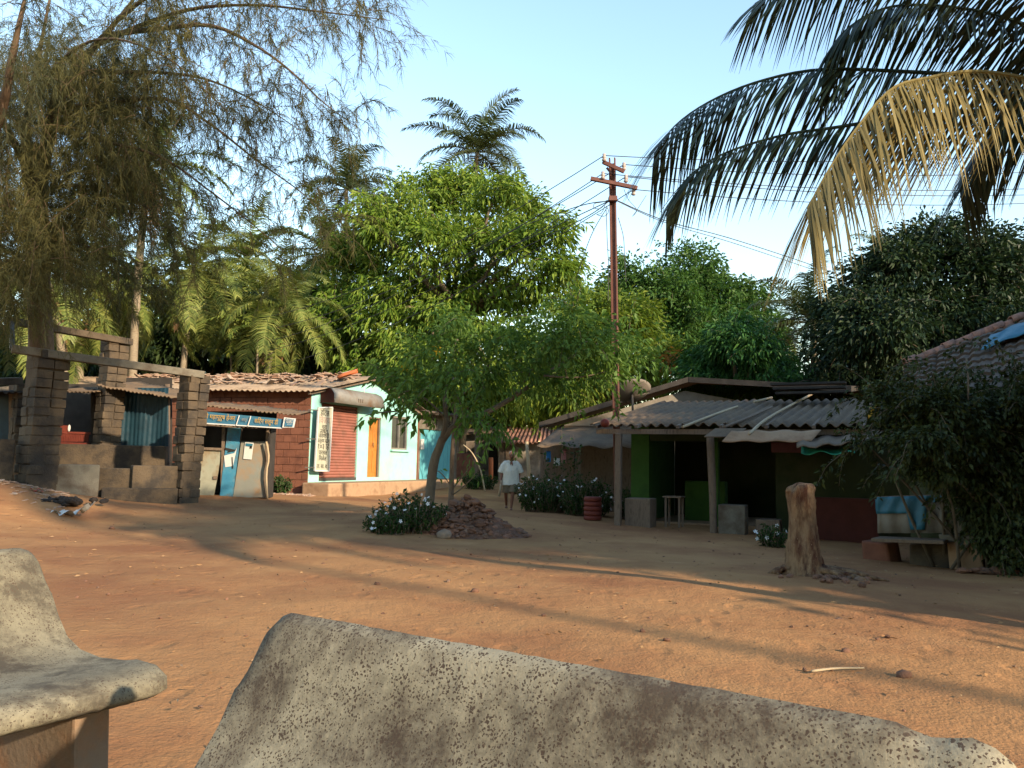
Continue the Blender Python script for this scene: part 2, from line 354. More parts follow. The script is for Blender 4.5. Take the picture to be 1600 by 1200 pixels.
X, Y = np.meshgrid(gx, gy, indexing='ij')
Z = gz(X, Y) + .012 * np.sin(X * 2.1 + np.sin(Y * 1.3) * 1.5) * np.sin(Y * 1.7 + X * .6) + .008 * np.sin(X * 5.2 + Y * 3.1)
struct('ground', MB().grid(np.stack([X, Y, Z], -1)), ground_mat(), True)

# loose stuff lying on the ground
mb = MB()
def scatter(n, x0, x1, y0, y1):
    x = rng.uniform(x0, x1, n); y = y0 + (y1 - y0) * rng.uniform(0, 1, n) ** 1.4
    return x, y, gz(x, y)
for x, y, z in zip(*scatter(620, -9, 8, 2.2, 20)):
    if abs(x) < .68 * y + 1: mb.rock((x, y, z + .004), np.array([1, 1, .6]) * rng.uniform(.005, .014))
for x, y, z in zip(*scatter(50, -4.5, 4.5, 5, 15)):
    mb.rock((x, y, z + .004), np.array([1, .8, .55]) * rng.uniform(.014, .028))
solo('pebbles', mb, M['rubble'], 'small brown pebbles scattered over the red earth', 'pebbles', A3(0, 0, 0), kind='stuff')
def leafquads(c, d, L, W, bend=.25):
    n = len(c)
    r = nrm(rng.normal(0, 1, (n, 3)) + UP * .8)
    s = nrm(np.cross(d, r)); up = np.cross(s, d)
    L = np.broadcast_to(L, (n,))[:, None]; W = np.broadcast_to(W, (n,))[:, None]
    mid = c + d * L * .45 + up * L * .06
    tip = c + d * L - UP * L * bend
    V = np.stack([c, mid + s * W / 2, tip, mid - s * W / 2], 1)
    return V.reshape(-1, 3), np.arange(4 * n).reshape(-1, 4)
mb = MB(); x, y, z = scatter(2600, -9, 8, 2.5, 20)
th = rng.uniform(0, 6.28, len(x))
d = np.stack([np.cos(th), np.sin(th), rng.uniform(0, .25, len(x))], -1)
V_, F_ = leafquads(np.stack([x, y, z + .012], -1), nrm(d), rng.uniform(.02, .075, len(x)), rng.uniform(.004, .018, len(x)), 0.05)
mb.add(V_, F_)
solo('fallen_leaves', mb, M['lf_dry'], 'dry brown leaves and twigs fallen on the dirt yard', 'leaves', A3(0, 0, 0), kind='stuff')
mb = MB(); 
for _ in range(150):
    p = onG(rng.uniform(-10, 105), rng.uniform(752, 800), 15.6 + rng.normal(0, .6), .012)
    mb.box(p, (rng.uniform(.03, .14), rng.uniform(.02, .08), .012), (math.cos(_), math.sin(_), rng.uniform(-.3, .3)))
for _ in range(70):
    p = onG(rng.uniform(425, 490), 772, 23.2 + rng.normal(0, .35), .02)
    mb.box(p, (rng.uniform(.04, .2), rng.uniform(.03, .12), .02), (math.cos(_), math.sin(_), rng.uniform(-.3, .3)))
solo('litter', mb, M['tilepale'], 'pale scraps of litter strewn below the stone ruin and laterite wall', 'litter', A3(0, 0, 0), kind='stuff')


# ------------------------------------------------------------------ tree tools
def curve(a, b, sag=0, n=7, wob=0):
    t = np.linspace(0, 1, n)[:, None]
    p = np.asarray(a) * (1 - t) + np.asarray(b) * t - UP * sag * 4 * t * (1 - t)
    if wob: p[1:-1] += rng.normal(0, wob, (n - 2, 3))
    return p
def smooth(pts, n=20):
    pts = np.asarray(pts, float); k = len(pts)
    t = np.linspace(0, k - 1, n); i = np.clip(t.astype(int), 0, k - 2); f = (t - i)[:, None]
    p0 = pts[np.maximum(i - 1, 0)]; p1 = pts[i]; p2 = pts[i + 1]; p3 = pts[np.minimum(i + 2, k - 1)]
    return .5 * (2 * p1 + (p2 - p0) * f + (2 * p0 - 5 * p1 + 4 * p2 - p3) * f * f + (3 * p1 - p0 - 3 * p2 + p3) * f ** 3)
def clumps(lobes, k):
    out = []; own = []
    tot = sum(l[1] ** 2 for l in lobes)
    for i, (c, r) in enumerate(lobes):
        n = max(3, int(k * r * r / tot))
        d = nrm(rng.normal(0, 1, (n, 3)) + A3(0, -.25, .15))
        out.append(c + d * (r * rng.uniform(.45, 1.05, (n, 1))) * A3(1, 1, .85)); own += [i] * n
    return np.concatenate(out), np.array(own)
def clump_leaves(cl, cen, per, r, L, W, droop):
    n = len(cl) * per
    c = np.repeat(cl, per, 0); out = nrm(c - cen)
    o = rng.normal(0, 1, (n, 3))
    pos = c + o * r * A3(1, 1, .7) * .6
    d = nrm(nrm(o) * .9 + out * .5 + rng.normal(0, .35, (n, 3)) - UP * droop)
    s = rng.uniform(.65, 1.25, n)
    return leafquads(pos, d, L * s, W * s)
def sprigs(lobes, n, ln, gap):
    out = []; st = []
    for _ in range(n):
        c, r_ = lobes[rng.integers(0, len(lobes))]; d_ = nrm(rng.normal(0, 1, 3) + A3(0, -.3, .1)); p = c + d_ * r_ * .8; pts = [p]
        for k in range(int(ln * rng.uniform(.5, 1.2) / gap)):
            p = p + d_ * gap; d_ = nrm(d_ - UP * .13 + rng.normal(0, .1, 3)); pts.append(p)
        if len(pts) > 1: out += pts; st.append(np.array(pts))
    return np.array(out), st
def tree(name, label, base, lobes, lm, bm, tr, fork, k, per, cr, L, W, droop=.5, group=None, cat='tree', extra=None, cen=None):
    base = np.asarray(base, float); fork = np.asarray(fork, float)
    t = thing(name, label, cat, base, group)
    w = MB().tube(smooth([base - UP * .2, base * .5 + fork * .5 + rng.normal(0, tr * .6, 3) * A3(1, 1, 0), fork], 9), [tr * 1.35, tr, tr * .75], 9, .05)
    cl, own = clumps(lobes, k)
    for i, (c, r) in enumerate(lobes):
        w.tube(curve(fork - UP * tr, c, rng.uniform(-.1, .1) * r, 7, r * .05), [tr * .55, tr * .16], 6)
        for q in cl[own == i][::3]:
            w.tube(curve(c, q, -.05 * r, 4, r * .04), [tr * .14, tr * .04], 4, cap=False)
    c0 = np.mean([l[0] for l in lobes], 0) if cen is None else cen
    m = MB().add(*clump_leaves(cl, c0, per, cr, L, W, droop))
    sp, st = sprigs(lobes, int(k * .4), cr * 2.2, L * .6); m.add(*clump_leaves(sp, c0, 5, L * .35, L * .9, W, droop))
    for q in st[::2]: w.tube(q, [tr * .06, tr * .02], 3, cap=False)
    part('trunk', w, bm, t, True)
    part('crown', m, lm, t)
    if extra:
        for nm, pts, mt, n_, r_ in extra:
            part(nm, MB().add(*clump_leaves(np.asarray(pts), c0, n_, r_, L, W, droop)), mt, t)
    return t
def LB(lst, d, dj=1.0):           # lobes given as photo spots at a depth
    o = []
    for q in lst:
        dd = d + (q[3] if len(q) > 3 else rng.uniform(-dj, dj))
        o.append((P(q[0], q[1], dd), q[2] * dd / F))
    return o

tree('broadleaf_tree', 'big bright green spreading tree behind the mint shop', onG(705, 750, 37),
     LB([(580, 345, 46), (625, 330, 44), (672, 308, 46), (725, 300, 44), (775, 306, 42), (820, 332, 42), (862, 368, 36), (548, 400, 44), (600, 400, 48), (665, 380, 52), (735, 375, 54), (800, 385, 50),
         (860, 425, 40), (535, 465, 42), (590, 480, 50), (655, 455, 50), (728, 450, 50), (815, 462, 46), (885, 462, 28), (880, 415, 24), (535, 540, 42), (600, 560, 50), (680, 545, 50),
         (745, 535, 40), (815, 545, 46), (870, 545, 38), (650, 600, 40), (720, 600, 44), (790, 610, 44), (560, 590, 30), (615, 520, 44), (640, 565, 40), (690, 500, 40), (520, 500, 30)], 37, 3.4),
     M['lf_big'], M['bark'], .32, P(712, 480, 37), 900, 56, .43, .30, .10, .6)
tree('broadleaf_tree', 'yellowish green tree with orange leaf patch behind the rusty pole', onG(950, 740, 30),
     LB([(925, 500, 42), (985, 510, 45), (1020, 555, 34), (950, 565, 48), (900, 560, 46), (880, 615, 38), (1010, 600, 28), (945, 625, 36)], 30, 1.5),
     M['lf_yel'], M['bark'], .2, P(950, 610, 30), 280, 75, .42, .24, .075, .6,
     extra=[('orange_leaves', [P(1048, 553, 29.5), P(1043, 570, 29.5), P(1050, 562, 29.6)], M['lf_orange'], 45, .3)])
tree('broadleaf_tree', 'tall rounded mid green tree behind the satellite dish', onG(1080, 730, 46),
     LB([(1078, 430, 48), (1045, 470, 48), (1110, 470, 45), (1165, 475, 33), (1130, 520, 55), (1060, 530, 55), (985, 440, 36), (965, 475, 34), (1190, 520, 36), (1010, 500, 40)], 46, 2.5),
     M['lf_round'], M['bark'], .3, P(1080, 560, 46), 420, 80, .62, .30, .12, .35)
tree('mango_tree', 'deep green drooping mango tree above the corrugated roof', onG(1160, 740, 27),
     LB([(1100, 568, 28), (1138, 530, 30), (1180, 545, 28), (1206, 578, 32), (1242, 598, 24), (1082, 602, 26), (1128, 585, 34), (1172, 608, 34), (1215, 622, 26), (1162, 512, 18), (1258, 618, 16), (1110, 625, 26)], 27, 1.6),
     M['lf_mango'], M['bark'], .22, P(1160, 640, 27), 300, 70, .38, .25, .065, .8)
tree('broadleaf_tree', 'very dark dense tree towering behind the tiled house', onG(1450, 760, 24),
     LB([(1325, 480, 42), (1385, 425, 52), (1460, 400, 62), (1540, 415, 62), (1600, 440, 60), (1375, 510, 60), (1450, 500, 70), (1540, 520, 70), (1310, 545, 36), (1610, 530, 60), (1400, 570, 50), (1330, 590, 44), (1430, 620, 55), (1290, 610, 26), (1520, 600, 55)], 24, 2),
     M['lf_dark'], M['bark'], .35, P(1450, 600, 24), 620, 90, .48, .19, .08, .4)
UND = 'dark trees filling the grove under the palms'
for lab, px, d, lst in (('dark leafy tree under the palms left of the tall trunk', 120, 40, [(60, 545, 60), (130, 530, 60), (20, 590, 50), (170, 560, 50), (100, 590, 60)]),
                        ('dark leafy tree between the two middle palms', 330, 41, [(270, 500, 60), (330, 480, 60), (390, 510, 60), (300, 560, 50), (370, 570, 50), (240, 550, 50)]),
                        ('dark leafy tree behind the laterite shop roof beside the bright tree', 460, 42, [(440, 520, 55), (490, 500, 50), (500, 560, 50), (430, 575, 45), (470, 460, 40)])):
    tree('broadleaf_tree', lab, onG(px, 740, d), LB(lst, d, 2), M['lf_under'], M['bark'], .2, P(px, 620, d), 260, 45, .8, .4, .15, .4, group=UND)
tree('broadleaf_tree', 'dim leafy tree closing the end of the lane left of the far cottage', onG(740, 745, 47),
     LB([(720, 640, 40), (760, 630, 40), (735, 690, 36), (700, 620, 36), (775, 690, 30), (715, 720, 25)], 47, 1.5), M['lf_under'], M['bark'], .16, P(740, 700, 47), 200, 60, .7, .36, .14, .5)
tree('broadleaf_tree', 'olive leafy tree over the tiled cottage beyond the walking man', onG(830, 735, 42),
     LB([(800, 640, 40), (850, 625, 45), (900, 640, 38), (770, 655, 28), (820, 600, 40)], 42, 2), M['lf_yel'], M['bark'], .16, P(830, 690, 42), 200, 45, .7, .36, .12, .6)

# small tree growing in the rubble island
b0 = onG(668, 776, 13.6)
t = thing('young_tree', 'slender forked young tree leaning out of the rubble island', 'tree', b0)
w = MB()
Q = lambda x, y, d=13.6: P(x, y, d)
w.tube(smooth([b0 - UP * .1, Q(676, 735), Q(684, 705), Q(692, 684)], 10), [.085, .066], 9, .03)
w.tube(smooth([Q(691, 688), Q(697, 655), Q(695, 625, 13.7), Q(700, 580, 13.9), Q(715, 530, 14)], 12), [.05, .02], 7)
w.tube(smooth([Q(690, 690), Q(712, 664), Q(750, 650), Q(800, 622, 13.7), Q(850, 587, 13.8), Q(890, 560, 13.9), Q(940, 535, 13.9)], 16), [.062, .02], 7)
for pts in ([Q(800, 622, 13.4), Q(830, 580, 13.6), Q(850, 540, 13.8)], [Q(697, 655), Q(660, 620), Q(610, 605, 13.4)], [Q(696, 640), Q(750, 590), Q(780, 540)],
            [Q(660, 620), Q(630, 640, 13.3), Q(590, 645, 13.2), Q(570, 650, 13.2)], [Q(750, 650), Q(765, 665), Q(778, 690)], [Q(850, 587, 13.2), Q(900, 590, 13), Q(950, 580, 13)]):
    w.tube(smooth(pts, 8), [.02, .006], 5)
lob = LB([(605, 596, 18), (628, 592, 24), (662, 560, 36), (715, 530, 38), (700, 588, 40), (650, 608, 18), (765, 540, 40), (760, 590, 34), (820, 540, 42), (830, 590, 36), (880, 545, 40),
          (930, 530, 40), (980, 540, 34), (890, 590, 34), (945, 580, 30), (1005, 560, 20), (900, 500, 26), (850, 505, 26), (740, 640, 16), (775, 670, 14), (720, 500, 24)], 13.4, .55)
cl, _ = clumps(lob, 230)
m = MB().add(*clump_leaves(cl, P(760, 600, 13.5), 26, .2, .11, .048, .45))
sp, st_ = sprigs(lob, 90, .55, .07); m.add(*clump_leaves(sp, P(760, 600, 13.5), 4, .05, .11, .05, .5))
for q in st_: w.tube(q, [.006, .003], 4, cap=False)
sp = np.array([P(x + rng.normal(0, 2), y, 13.2) for x, y in ((600, 632), (592, 640), (580, 648), (572, 655), (618, 628), (632, 636), (625, 645), (640, 650), (650, 655), (642, 662), (655, 645), (565, 660), (634, 668), (648, 672))])
m.add(*clump_leaves(sp, P(760, 600, 13.5), 5, .06, .13, .07, .9))
part('trunk', w, M['bark'], t, True); part('crown', m, M['lf_small'], t)
part('yellow_leaves', MB().add(*clump_leaves(np.array([P(638, 570, 13.3), P(641, 575, 13.3), P(685, 547, 13.3)]), P(760, 600, 13.5), 14, .06, .11, .05, .8)), M['lf_yellow'], t)
# sapling beside it
b0 = onG(705, 782, 14.6)
t = thing('sapling', 'thin upright brown sapling behind the rubble heap', 'tree', b0)
w = MB().tube(smooth([b0 - UP * .1, P(706, 740, 14.6), P(708, 690, 14.6), P(712, 640, 14.7), P(708, 590, 14.8)], 12), [.055, .02], 7, .04)
for pts in ([P(703, 770, 14.6), P(722, 745, 14.5), P(736, 728, 14.5)], [P(705, 760, 14.6), P(690, 740, 14.5), P(680, 735, 14.5)], [P(704, 775, 14.6), P(725, 760, 14.4), P(745, 735, 14.4), P(735, 712, 14.4)]):
    w.tube(smooth(pts, 7), [.014, .005], 5)
part('trunk', w, M['wood'], t, True)
cl = np.array([P(*q, 14.5) for q in ((736, 726), (722, 748), (680, 735), (735, 712), (748, 738), (700, 600), (712, 620), (700, 640), (728, 660))])
part('crown', MB().add(*clump_leaves(cl, P(706, 640, 14.6), 9, .14, .11, .05, .3)), M['lf_small'], t)

# ------------------------------------------------------------------ palms
def frond(pts, nl, Ls, W, droop, fwd=.45, lift=.15, jit=.08, sides=(1, -1), K=5, s0=.1, rach=.018, tipL=.35, hang=0):
    pts = smooth(pts, 30)
    mb = MB().tube(pts, [rach, rach * .2], 5)
    s = np.sort(np.clip(np.linspace(s0, 1, nl) + rng.normal(0, .35 / nl, nl), s0, 1)); s = s[rng.random(nl) > .05]; nl = len(s)
    idx = s * 29; i = np.clip(idx.astype(int), 0, 28); f = (idx - i)[:, None]
    p = pts[i] * (1 - f) + pts[i + 1] * f
    T = nrm(np.gradient(pts, axis=0))[i]
    for sd in sides:
        S = nrm(np.cross(T, UP)) * sd
        Np = np.cross(S, T) * sd
        prof = np.interp(s, [0, .25, .6, 1], [.55, 1, .9, tipL]) * Ls * rng.uniform(.85, 1.12, nl)
        fw = (fwd + .9 * np.clip((s - .75) * 3, 0, 1))[:, None]
        d = nrm(S + T * fw + Np * lift - UP * hang + rng.normal(0, jit, (nl, 3)))
        cur = p.copy(); rows = []
        g = droop * rng.uniform(.7, 1.3, (nl, 1))
        for k in range(K):
            wd = W * (.6, 1, .85, .5, .06, 0.05)[k] if K == 5 else W * (1, .8, .1)[k]
            wv = nrm(T - (T * d).sum(1, keepdims=True) * d) * wd / 2
            rows.append(np.stack([cur - wv, cur + wv], 1))
            cur = cur + d * (prof / (K - 1))[:, None]
            d = nrm(d - UP * g / (K - 1) * 2)
        V = np.stack(rows, 1)           # nl,K,2,3
        b = (np.arange(nl) * K * 2)[:, None, None] + (np.arange(K - 1) * 2)[None, :, None]
        q = (b + np.array([0, 1, 3, 2])).reshape(-1, 4)
        mb.add(V.reshape(-1, 3), q)
    return mb
def merge(dst, src):
    off = dst.n
    for v_ in src.v: dst.v.append(v_)
    for f_ in src.f: dst.f.append(f_ + off)
    dst.n += src.n
def rachis(az, el, Lf, bend, n=9):
    p = np.zeros(3); o = [p.copy()]; e = el
    for _ in range(n):
        d_ = A3(math.cos(az) * math.cos(e), math.sin(az) * math.cos(e), math.sin(e))
        p = p + d_ * Lf / n; o.append(p.copy()); e -= bend / n * (.6 + .8 * _ / n)
    return o
def crown_mesh(seed, n, Lf, nl, W, emin, emax, Ll):
    global rng
    keep = rng; rng = np.random.default_rng(seed)
    m = MB()
    for k in range(n):
        q = (k + .5) / n
        el = R(emax + (emin - emax) * q ** .85) + rng.normal(0, .08)
        fr = frond(rachis(k * 2.4 + rng.normal(0, .2), el, Lf * rng.uniform(.85, 1.1), rng.uniform(1.1, 2.0)), nl, Ll, W, rng.uniform(.5, 1.1), K=3, rach=.03)
        merge(m, fr)
    rng = keep
    return m
PC = {}
def crown_of(kind):
    if kind not in PC:
        s, n, Lf, nl, W, e0, e1, Ll, mt = {
            'a': (11, 24, 3.3, 84, .036, -38, 82, .8, 'fr_far'), 'b': (12, 20, 3.3, 84, .036, -50, 78, .8, 'fr_yel'), 'c': (13, 22, 3.3, 64, .045, -22, 88, .85, 'fr_cool'),
            'd': (14, 12, 1.9, 30, .06, -10, 80, .6, 'fr_far'), 'e': (15, 26, 3.6, 84, .038, -60, 75, .82, 'fr_yel')}[kind]
        PC[kind] = crown_mesh(s, n, Lf, nl, W, e0, e1, Ll).mesh('crown', M[mt], A3(0, 0, 0), False)
    return PC[kind]
def palm(label, base, top, kind, rot=0, sc=1, r=.13, dead=0, nuts=0, bend=0, mids=()):
    base = np.asarray(base, float); top = np.asarray(top, float)
    t = thing('areca_palm' if kind == 'd' else 'coconut_palm', label, 'palm tree', base, None if kind == 'd' else 'coconut palms of the grove behind the shops')
    pts = smooth([base - UP * .2, *mids, top] if len(mids) else [base - UP * .2, (base + top) / 2 + A3(bend, 0, 0), top], 24)
    rr = np.interp(np.linspace(0, 1, 24), [0, .1, 1], [r * 1.4, r, r * .75]) * (1 + .06 * (np.arange(24) % 2))
    part('trunk', MB().tube(pts, rr, 10, .02), M['palmbark'], t, True)
    c = bpy.data.objects.new('crown', crown_of(kind)); COL.objects.link(c); c.parent = t
    c.location = top - base; c.rotation_euler = (rng.normal(0, .06), rng.normal(0, .06), rot); c.scale = (sc,) * 3
    if dead:
        m = MB()
        for k in range(dead):
            fr = frond([top + q * A3(1, 1, 1) for q in rachis(k * 1.9 + .4, R(-55 - rng.uniform(0, 22)), rng.uniform(1.8, 2.7) * sc, .5)], 30, .55, .05, 1.3, K=3, rach=.03)
            merge(m, fr)
        part('dead_fronds', m, M['fr_dead'], t)
    if nuts:
        for k in range(nuts):
            a = k * 2.4
            part('coconut', MB().ell(top + A3(math.cos(a) * .28, math.sin(a) * .28, -.25 - .12 * (k % 3)), (.12, .12, .15), 10, 7), M['nut'], t, True)
    return t
palm('coconut palm with its crown rising over the big bright tree', onG(735, 740, 50), P(745, 238, 50), 'c', .5, 1.4)
palm('pale coconut palm crown peeping over the left shoulder of the bright tree', onG(540, 740, 46), P(541, 296, 46), 'c', 2.1, 1.15)
palm('tallest coconut palm with a ringed pale trunk and hanging brown fronds', onG(203, 760, 29), P(232, 262, 29), 'a', 1.1, 1.05, .15, dead=8, nuts=7, mids=(P(207, 590, 29), P(216, 430, 29)))
palm('coconut palm with a thin straight trunk right of the tallest palm', onG(270, 760, 31), P(303, 420, 31), 'e', .3, 1.0, .12, dead=3, nuts=4, mids=(P(285, 590, 31), P(294, 500, 31)))
palm('coconut palm drooping over the laterite shop roof near the bright tree', onG(405, 760, 31), P(440, 478, 31), 'e', 2.6, .95, .12, dead=4, nuts=3, mids=(P(416, 590, 31), P(430, 530, 31)))
palm('coconut palm leaning right with one frond arching before the bright tree', onG(400, 750, 40), P(515, 398, 40), 'a', 4.0, 1.1, .15, mids=(P(440, 540, 40), P(480, 450, 40)))
palm('coconut palm standing back between the two thin trunked palms', onG(375, 750, 40), P(385, 410, 40), 'a', 5.1, 1.15, .14)
palm('yellowish coconut palm behind the left stone pillar', onG(105, 760, 27), P(75, 440, 27), 'b', 1.9, 1.1, .15, dead=3, mids=(P(97, 560, 27), P(88, 500, 27)))
palm('coconut palm with bright yellow fronds behind the tall middle pillar', onG(130, 760, 30), P(150, 430, 30), 'b', 4.4, 1.1, .12, dead=2, nuts=2, mids=(P(124, 560, 30), P(117, 510, 30)))
palm('coconut palm low between the tall trunk and the ruin', onG(190, 760, 33), P(205, 455, 33), 'e', 3.3, .95, .12)
palm('coconut palm at the far left edge behind the ruin', onG(-40, 760, 30), P(-30, 480, 30), 'c', 3.0, 1.1, .14)
palm('small coconut palm beside the dark tree over the black roof', onG(1275, 740, 31), P(1270, 505, 31), 'c', 1.0, 1.0)
palm('sunlit far coconut palm low on the skyline left of the dark tree', onG(1212, 740, 50), P(1212, 525, 50), 'b', 2.0, .8)
palm('far coconut palm just topping the dark tree', onG(1385, 740, 48), P(1385, 412, 48), 'b', .7, .9)
palm('little areca palm with upright fronds before the dark grove', onG(397, 760, 30), P(403, 520, 30), 'd', .2, .9, .05)
palm('slim areca palm beside the sagging coconut palm', onG(365, 760, 33), P(360, 530, 33), 'd', 1.4, .9, .05)

rng = np.random.default_rng(33)
# the near palm whose fronds reach in from the right
tp = P(1735, 150, 6.0)
bs = tp.copy(); bs[0] += .5; bs[1] -= .3; bs[2] = float(gz(bs[0], bs[1]))
t = thing('coconut_palm', 'near coconut palm reaching dark and golden fronds in from the upper right', 'palm tree', bs)
part('trunk', MB().tube(smooth([bs - UP * .2, (bs + tp) / 2 + A3(-.1, 0, 0), tp], 24), np.interp(np.linspace(0, 1, 24), [0, .1, 1], [.2, .14, .12]) * (1 + .06 * (np.arange(24) % 2)), 12, .02), M['palmbark'], t, True)
def pxs(lst, d0, d1): return [P(x, y, d0 + (d1 - d0) * i / (len(lst) - 1)) for i, (x, y) in enumerate(lst)]
FR = [([(1735, 150), (1600, 122), (1520, 112), (1450, 122), (1392, 140), (1335, 205), (1292, 270), (1262, 325)], 6.0, 5.2, 135, 1.12, .0185, .3, 'fr_sunlit', .5),
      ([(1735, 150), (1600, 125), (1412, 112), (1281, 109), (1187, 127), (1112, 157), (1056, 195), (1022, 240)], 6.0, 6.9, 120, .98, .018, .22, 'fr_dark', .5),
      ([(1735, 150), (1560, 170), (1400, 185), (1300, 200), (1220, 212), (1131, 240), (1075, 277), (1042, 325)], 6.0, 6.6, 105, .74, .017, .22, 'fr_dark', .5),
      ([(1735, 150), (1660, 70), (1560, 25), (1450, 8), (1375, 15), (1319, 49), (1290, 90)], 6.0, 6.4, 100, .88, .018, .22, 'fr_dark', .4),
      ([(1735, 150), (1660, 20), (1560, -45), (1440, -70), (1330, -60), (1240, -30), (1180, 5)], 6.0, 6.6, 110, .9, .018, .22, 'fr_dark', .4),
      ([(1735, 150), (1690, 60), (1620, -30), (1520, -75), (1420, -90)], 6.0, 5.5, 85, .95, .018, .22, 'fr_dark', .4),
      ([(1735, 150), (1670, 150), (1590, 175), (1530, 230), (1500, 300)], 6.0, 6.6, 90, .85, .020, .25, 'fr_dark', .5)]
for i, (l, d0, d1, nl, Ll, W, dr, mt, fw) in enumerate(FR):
    o = part('frond', frond(pxs(l, d0, d1), nl, Ll, W, dr, fwd=fw * 1.2, lift=0, hang=1.3 if mt == 'fr_sunlit' else .95, jit=.10, rach=.02, s0=.12, tipL=.6), M[mt], t, label='golden yellow ageing frond' if mt == 'fr_sunlit' else None)
for k in range(5):
    part('frond', frond([tp + q for q in rachis(-1.2 + k * .55, R(50 - 18 * k), 2.6, 1.5)], 60, .8, .04, .8, rach=.02), M['fr_dark'], t)

# ------------------------------------------------------------------ casuarina
cb = onG(62, 765, 19)
t = thing('casuarina_tree', 'huge feathery casuarina hanging over the stone ruin', 'tree', cb)
w = MB()
C_ = lambda lst: [P(*q) for q in lst]
limbs = [C_([(62, 770, 19), (64, 560, 18.5), (62, 470, 18), (56, 350, 17), (58, 230, 16)]), ]
w.tube(smooth(limbs[0], 14), [.3, .24, .2], 12, .04)
L2 = [([(58, 350, 17), (40, 250, 16), (45, 170, 15.5), (60, 90, 15), (85, -40, 15)], .16), ([(58, 290, 16.5), (10, 200, 15), (-30, 120, 14)], .14),
      ([(56, 330, 17), (85, 170, 15), (115, 112, 14.5), (150, 70, 14), (185, 30, 13.6), (230, -30, 13)], .17), ([(-40, 260, 13), (0, 180, 12.5), (25, 60, 12), (45, -30, 12)], .15),
      ([(150, 70, 14), (215, 42, 13.5), (300, 14, 13), (400, 8, 12.6), (500, 18, 12.3), (610, 32, 12)], .06), ([(165, 55, 13.9), (250, 45, 13.2), (330, 40, 12.7), (400, 72, 12.4), (455, 112, 12.1), (505, 160, 12), (560, 200, 12)], .055),
      ([(112, 116, 14.5), (200, 112, 13.8), (280, 116, 13.3), (340, 130, 13), (410, 165, 12.7), (470, 205, 12.5)], .05), ([(85, 170, 15), (170, 160, 14), (260, 155, 13.5), (330, 195, 13), (400, 250, 12.7), (470, 300, 12.5), (515, 345, 12.4)], .05),
      ([(75, 200, 15.3), (160, 220, 14.2), (250, 245, 13.6), (330, 300, 13.2), (400, 355, 13), (445, 395, 13)], .045), ([(56, 300, 16.6), (110, 290, 15), (180, 300, 14.4), (250, 340, 14), (300, 400, 13.8)], .05),
      ([(185, 30, 13.6), (240, -10, 13), (330, -40, 12.6), (470, -50, 12.2), (580, -20, 12)], .05), ([(56, 340, 17), (20, 320, 15), (-30, 330, 13.5)], .08), ([(60, 400, 17.5), (110, 380, 15.6), (170, 400, 15), (220, 440, 14.6)], .045),
      ([(60, 420, 17.8), (30, 400, 15.5), (0, 420, 14.5), (-30, 450, 14)], .05), ([(45, 170, 15.5), (100, 90, 14), (170, 60, 13), (260, 90, 12.4), (330, 150, 12.2), (380, 200, 12.2)], .04)]
SRC = []
for q, r_ in L2:
    p = smooth(C_(q), 22); w.tube(p, [r_ * .85, r_ * .4, r_ * .08], 7, .03); SRC.append(p)
allp = np.concatenate([p[4:] for p in SRC])
def keepx(p):    # project to photo pixels
    q = (p - CAM) @ RM
    return 800 + F * q[:, 0] / -q[:, 2], 600 - F * q[:, 1] / -q[:, 2]
def sprays(org, n, hang, nl, mbn, twig):
    k = rng.integers(0, len(org), n)
    o = org[k] + rng.normal(0, .22, (n, 3)) * A3(1, 1, .7)
    Ls = rng.uniform(.45, 1.25, n) * hang
    d0 = nrm(rng.normal(0, .55, (n, 3)) + A3(.25, 0, -.35))
    J = 7
    cur = o.copy(); d = d0; path = [cur]
    for j in range(J - 1):
        cur = cur + d * (Ls / (J - 1))[:, None]; d = nrm(d - UP * .22 + rng.normal(0, .08, (n, 3))); path.append(cur)
    path = np.stack(path, 1)                     # n,J,3
    for q in path[::twig]: mbn[0].tube(q, [.006, .002], 3, cap=False)
    m = n * nl
    a = np.repeat(np.arange(n), nl); s = rng.uniform(.1, 1, m) * (J - 1); i = np.clip(s.astype(int), 0, J - 2); f = (s - i)[:, None]
    pp = path[a, i] * (1 - f) + path[a, i + 1] * f
    T = nrm(path[a, i + 1] - path[a, i])
    nd = nrm(T * .9 + rng.normal(0, .55, (m, 3)) - UP * .25)
    NL = rng.uniform(.10, .24, (m, 1)); sd = nrm(np.cross(nd, rng.normal(0, 1, (m, 3)))) * .0034
    mid = pp + nd * NL * .5; tip = mid + nrm(nd - UP * .35) * NL * .5
    V = np.stack([pp - sd, pp + sd, mid + sd * .8, mid - sd * .8, tip + sd * .25, tip - sd * .25], 1)
    b = np.arange(m)[:, None] * 6
    mbn[1].add(V.reshape(-1, 3), np.concatenate([b + np.array([0, 1, 2, 3]), b + np.array([3, 2, 4, 5])]))
nm_ = MB(); x_, y_ = keepx(allp)
thin = allp[(x_ > 200)]; dense = allp[x_ <= 260]
vol = []
for _ in range(420):
    x__ = rng.uniform(-60, 215); vol.append(P(x__, rng.uniform(60, 470 - max(0, x__ - 90) * 1.6), rng.uniform(13, 18)))
vol = np.array(vol)
sprays(thin, 950, .85, 40, (w, nm_), 3)
gm = MB()
sprays(dense, 700, 1.0, 50, (w, gm), 4)
sprays(vol, 2300, 1.2, 56, (w, nm_), 5)
part('trunk', w, M['barkcas'], t, True)
part('crown', nm_, M['cas_n'], t)
part('needles', gm, M['cas_g'], t)
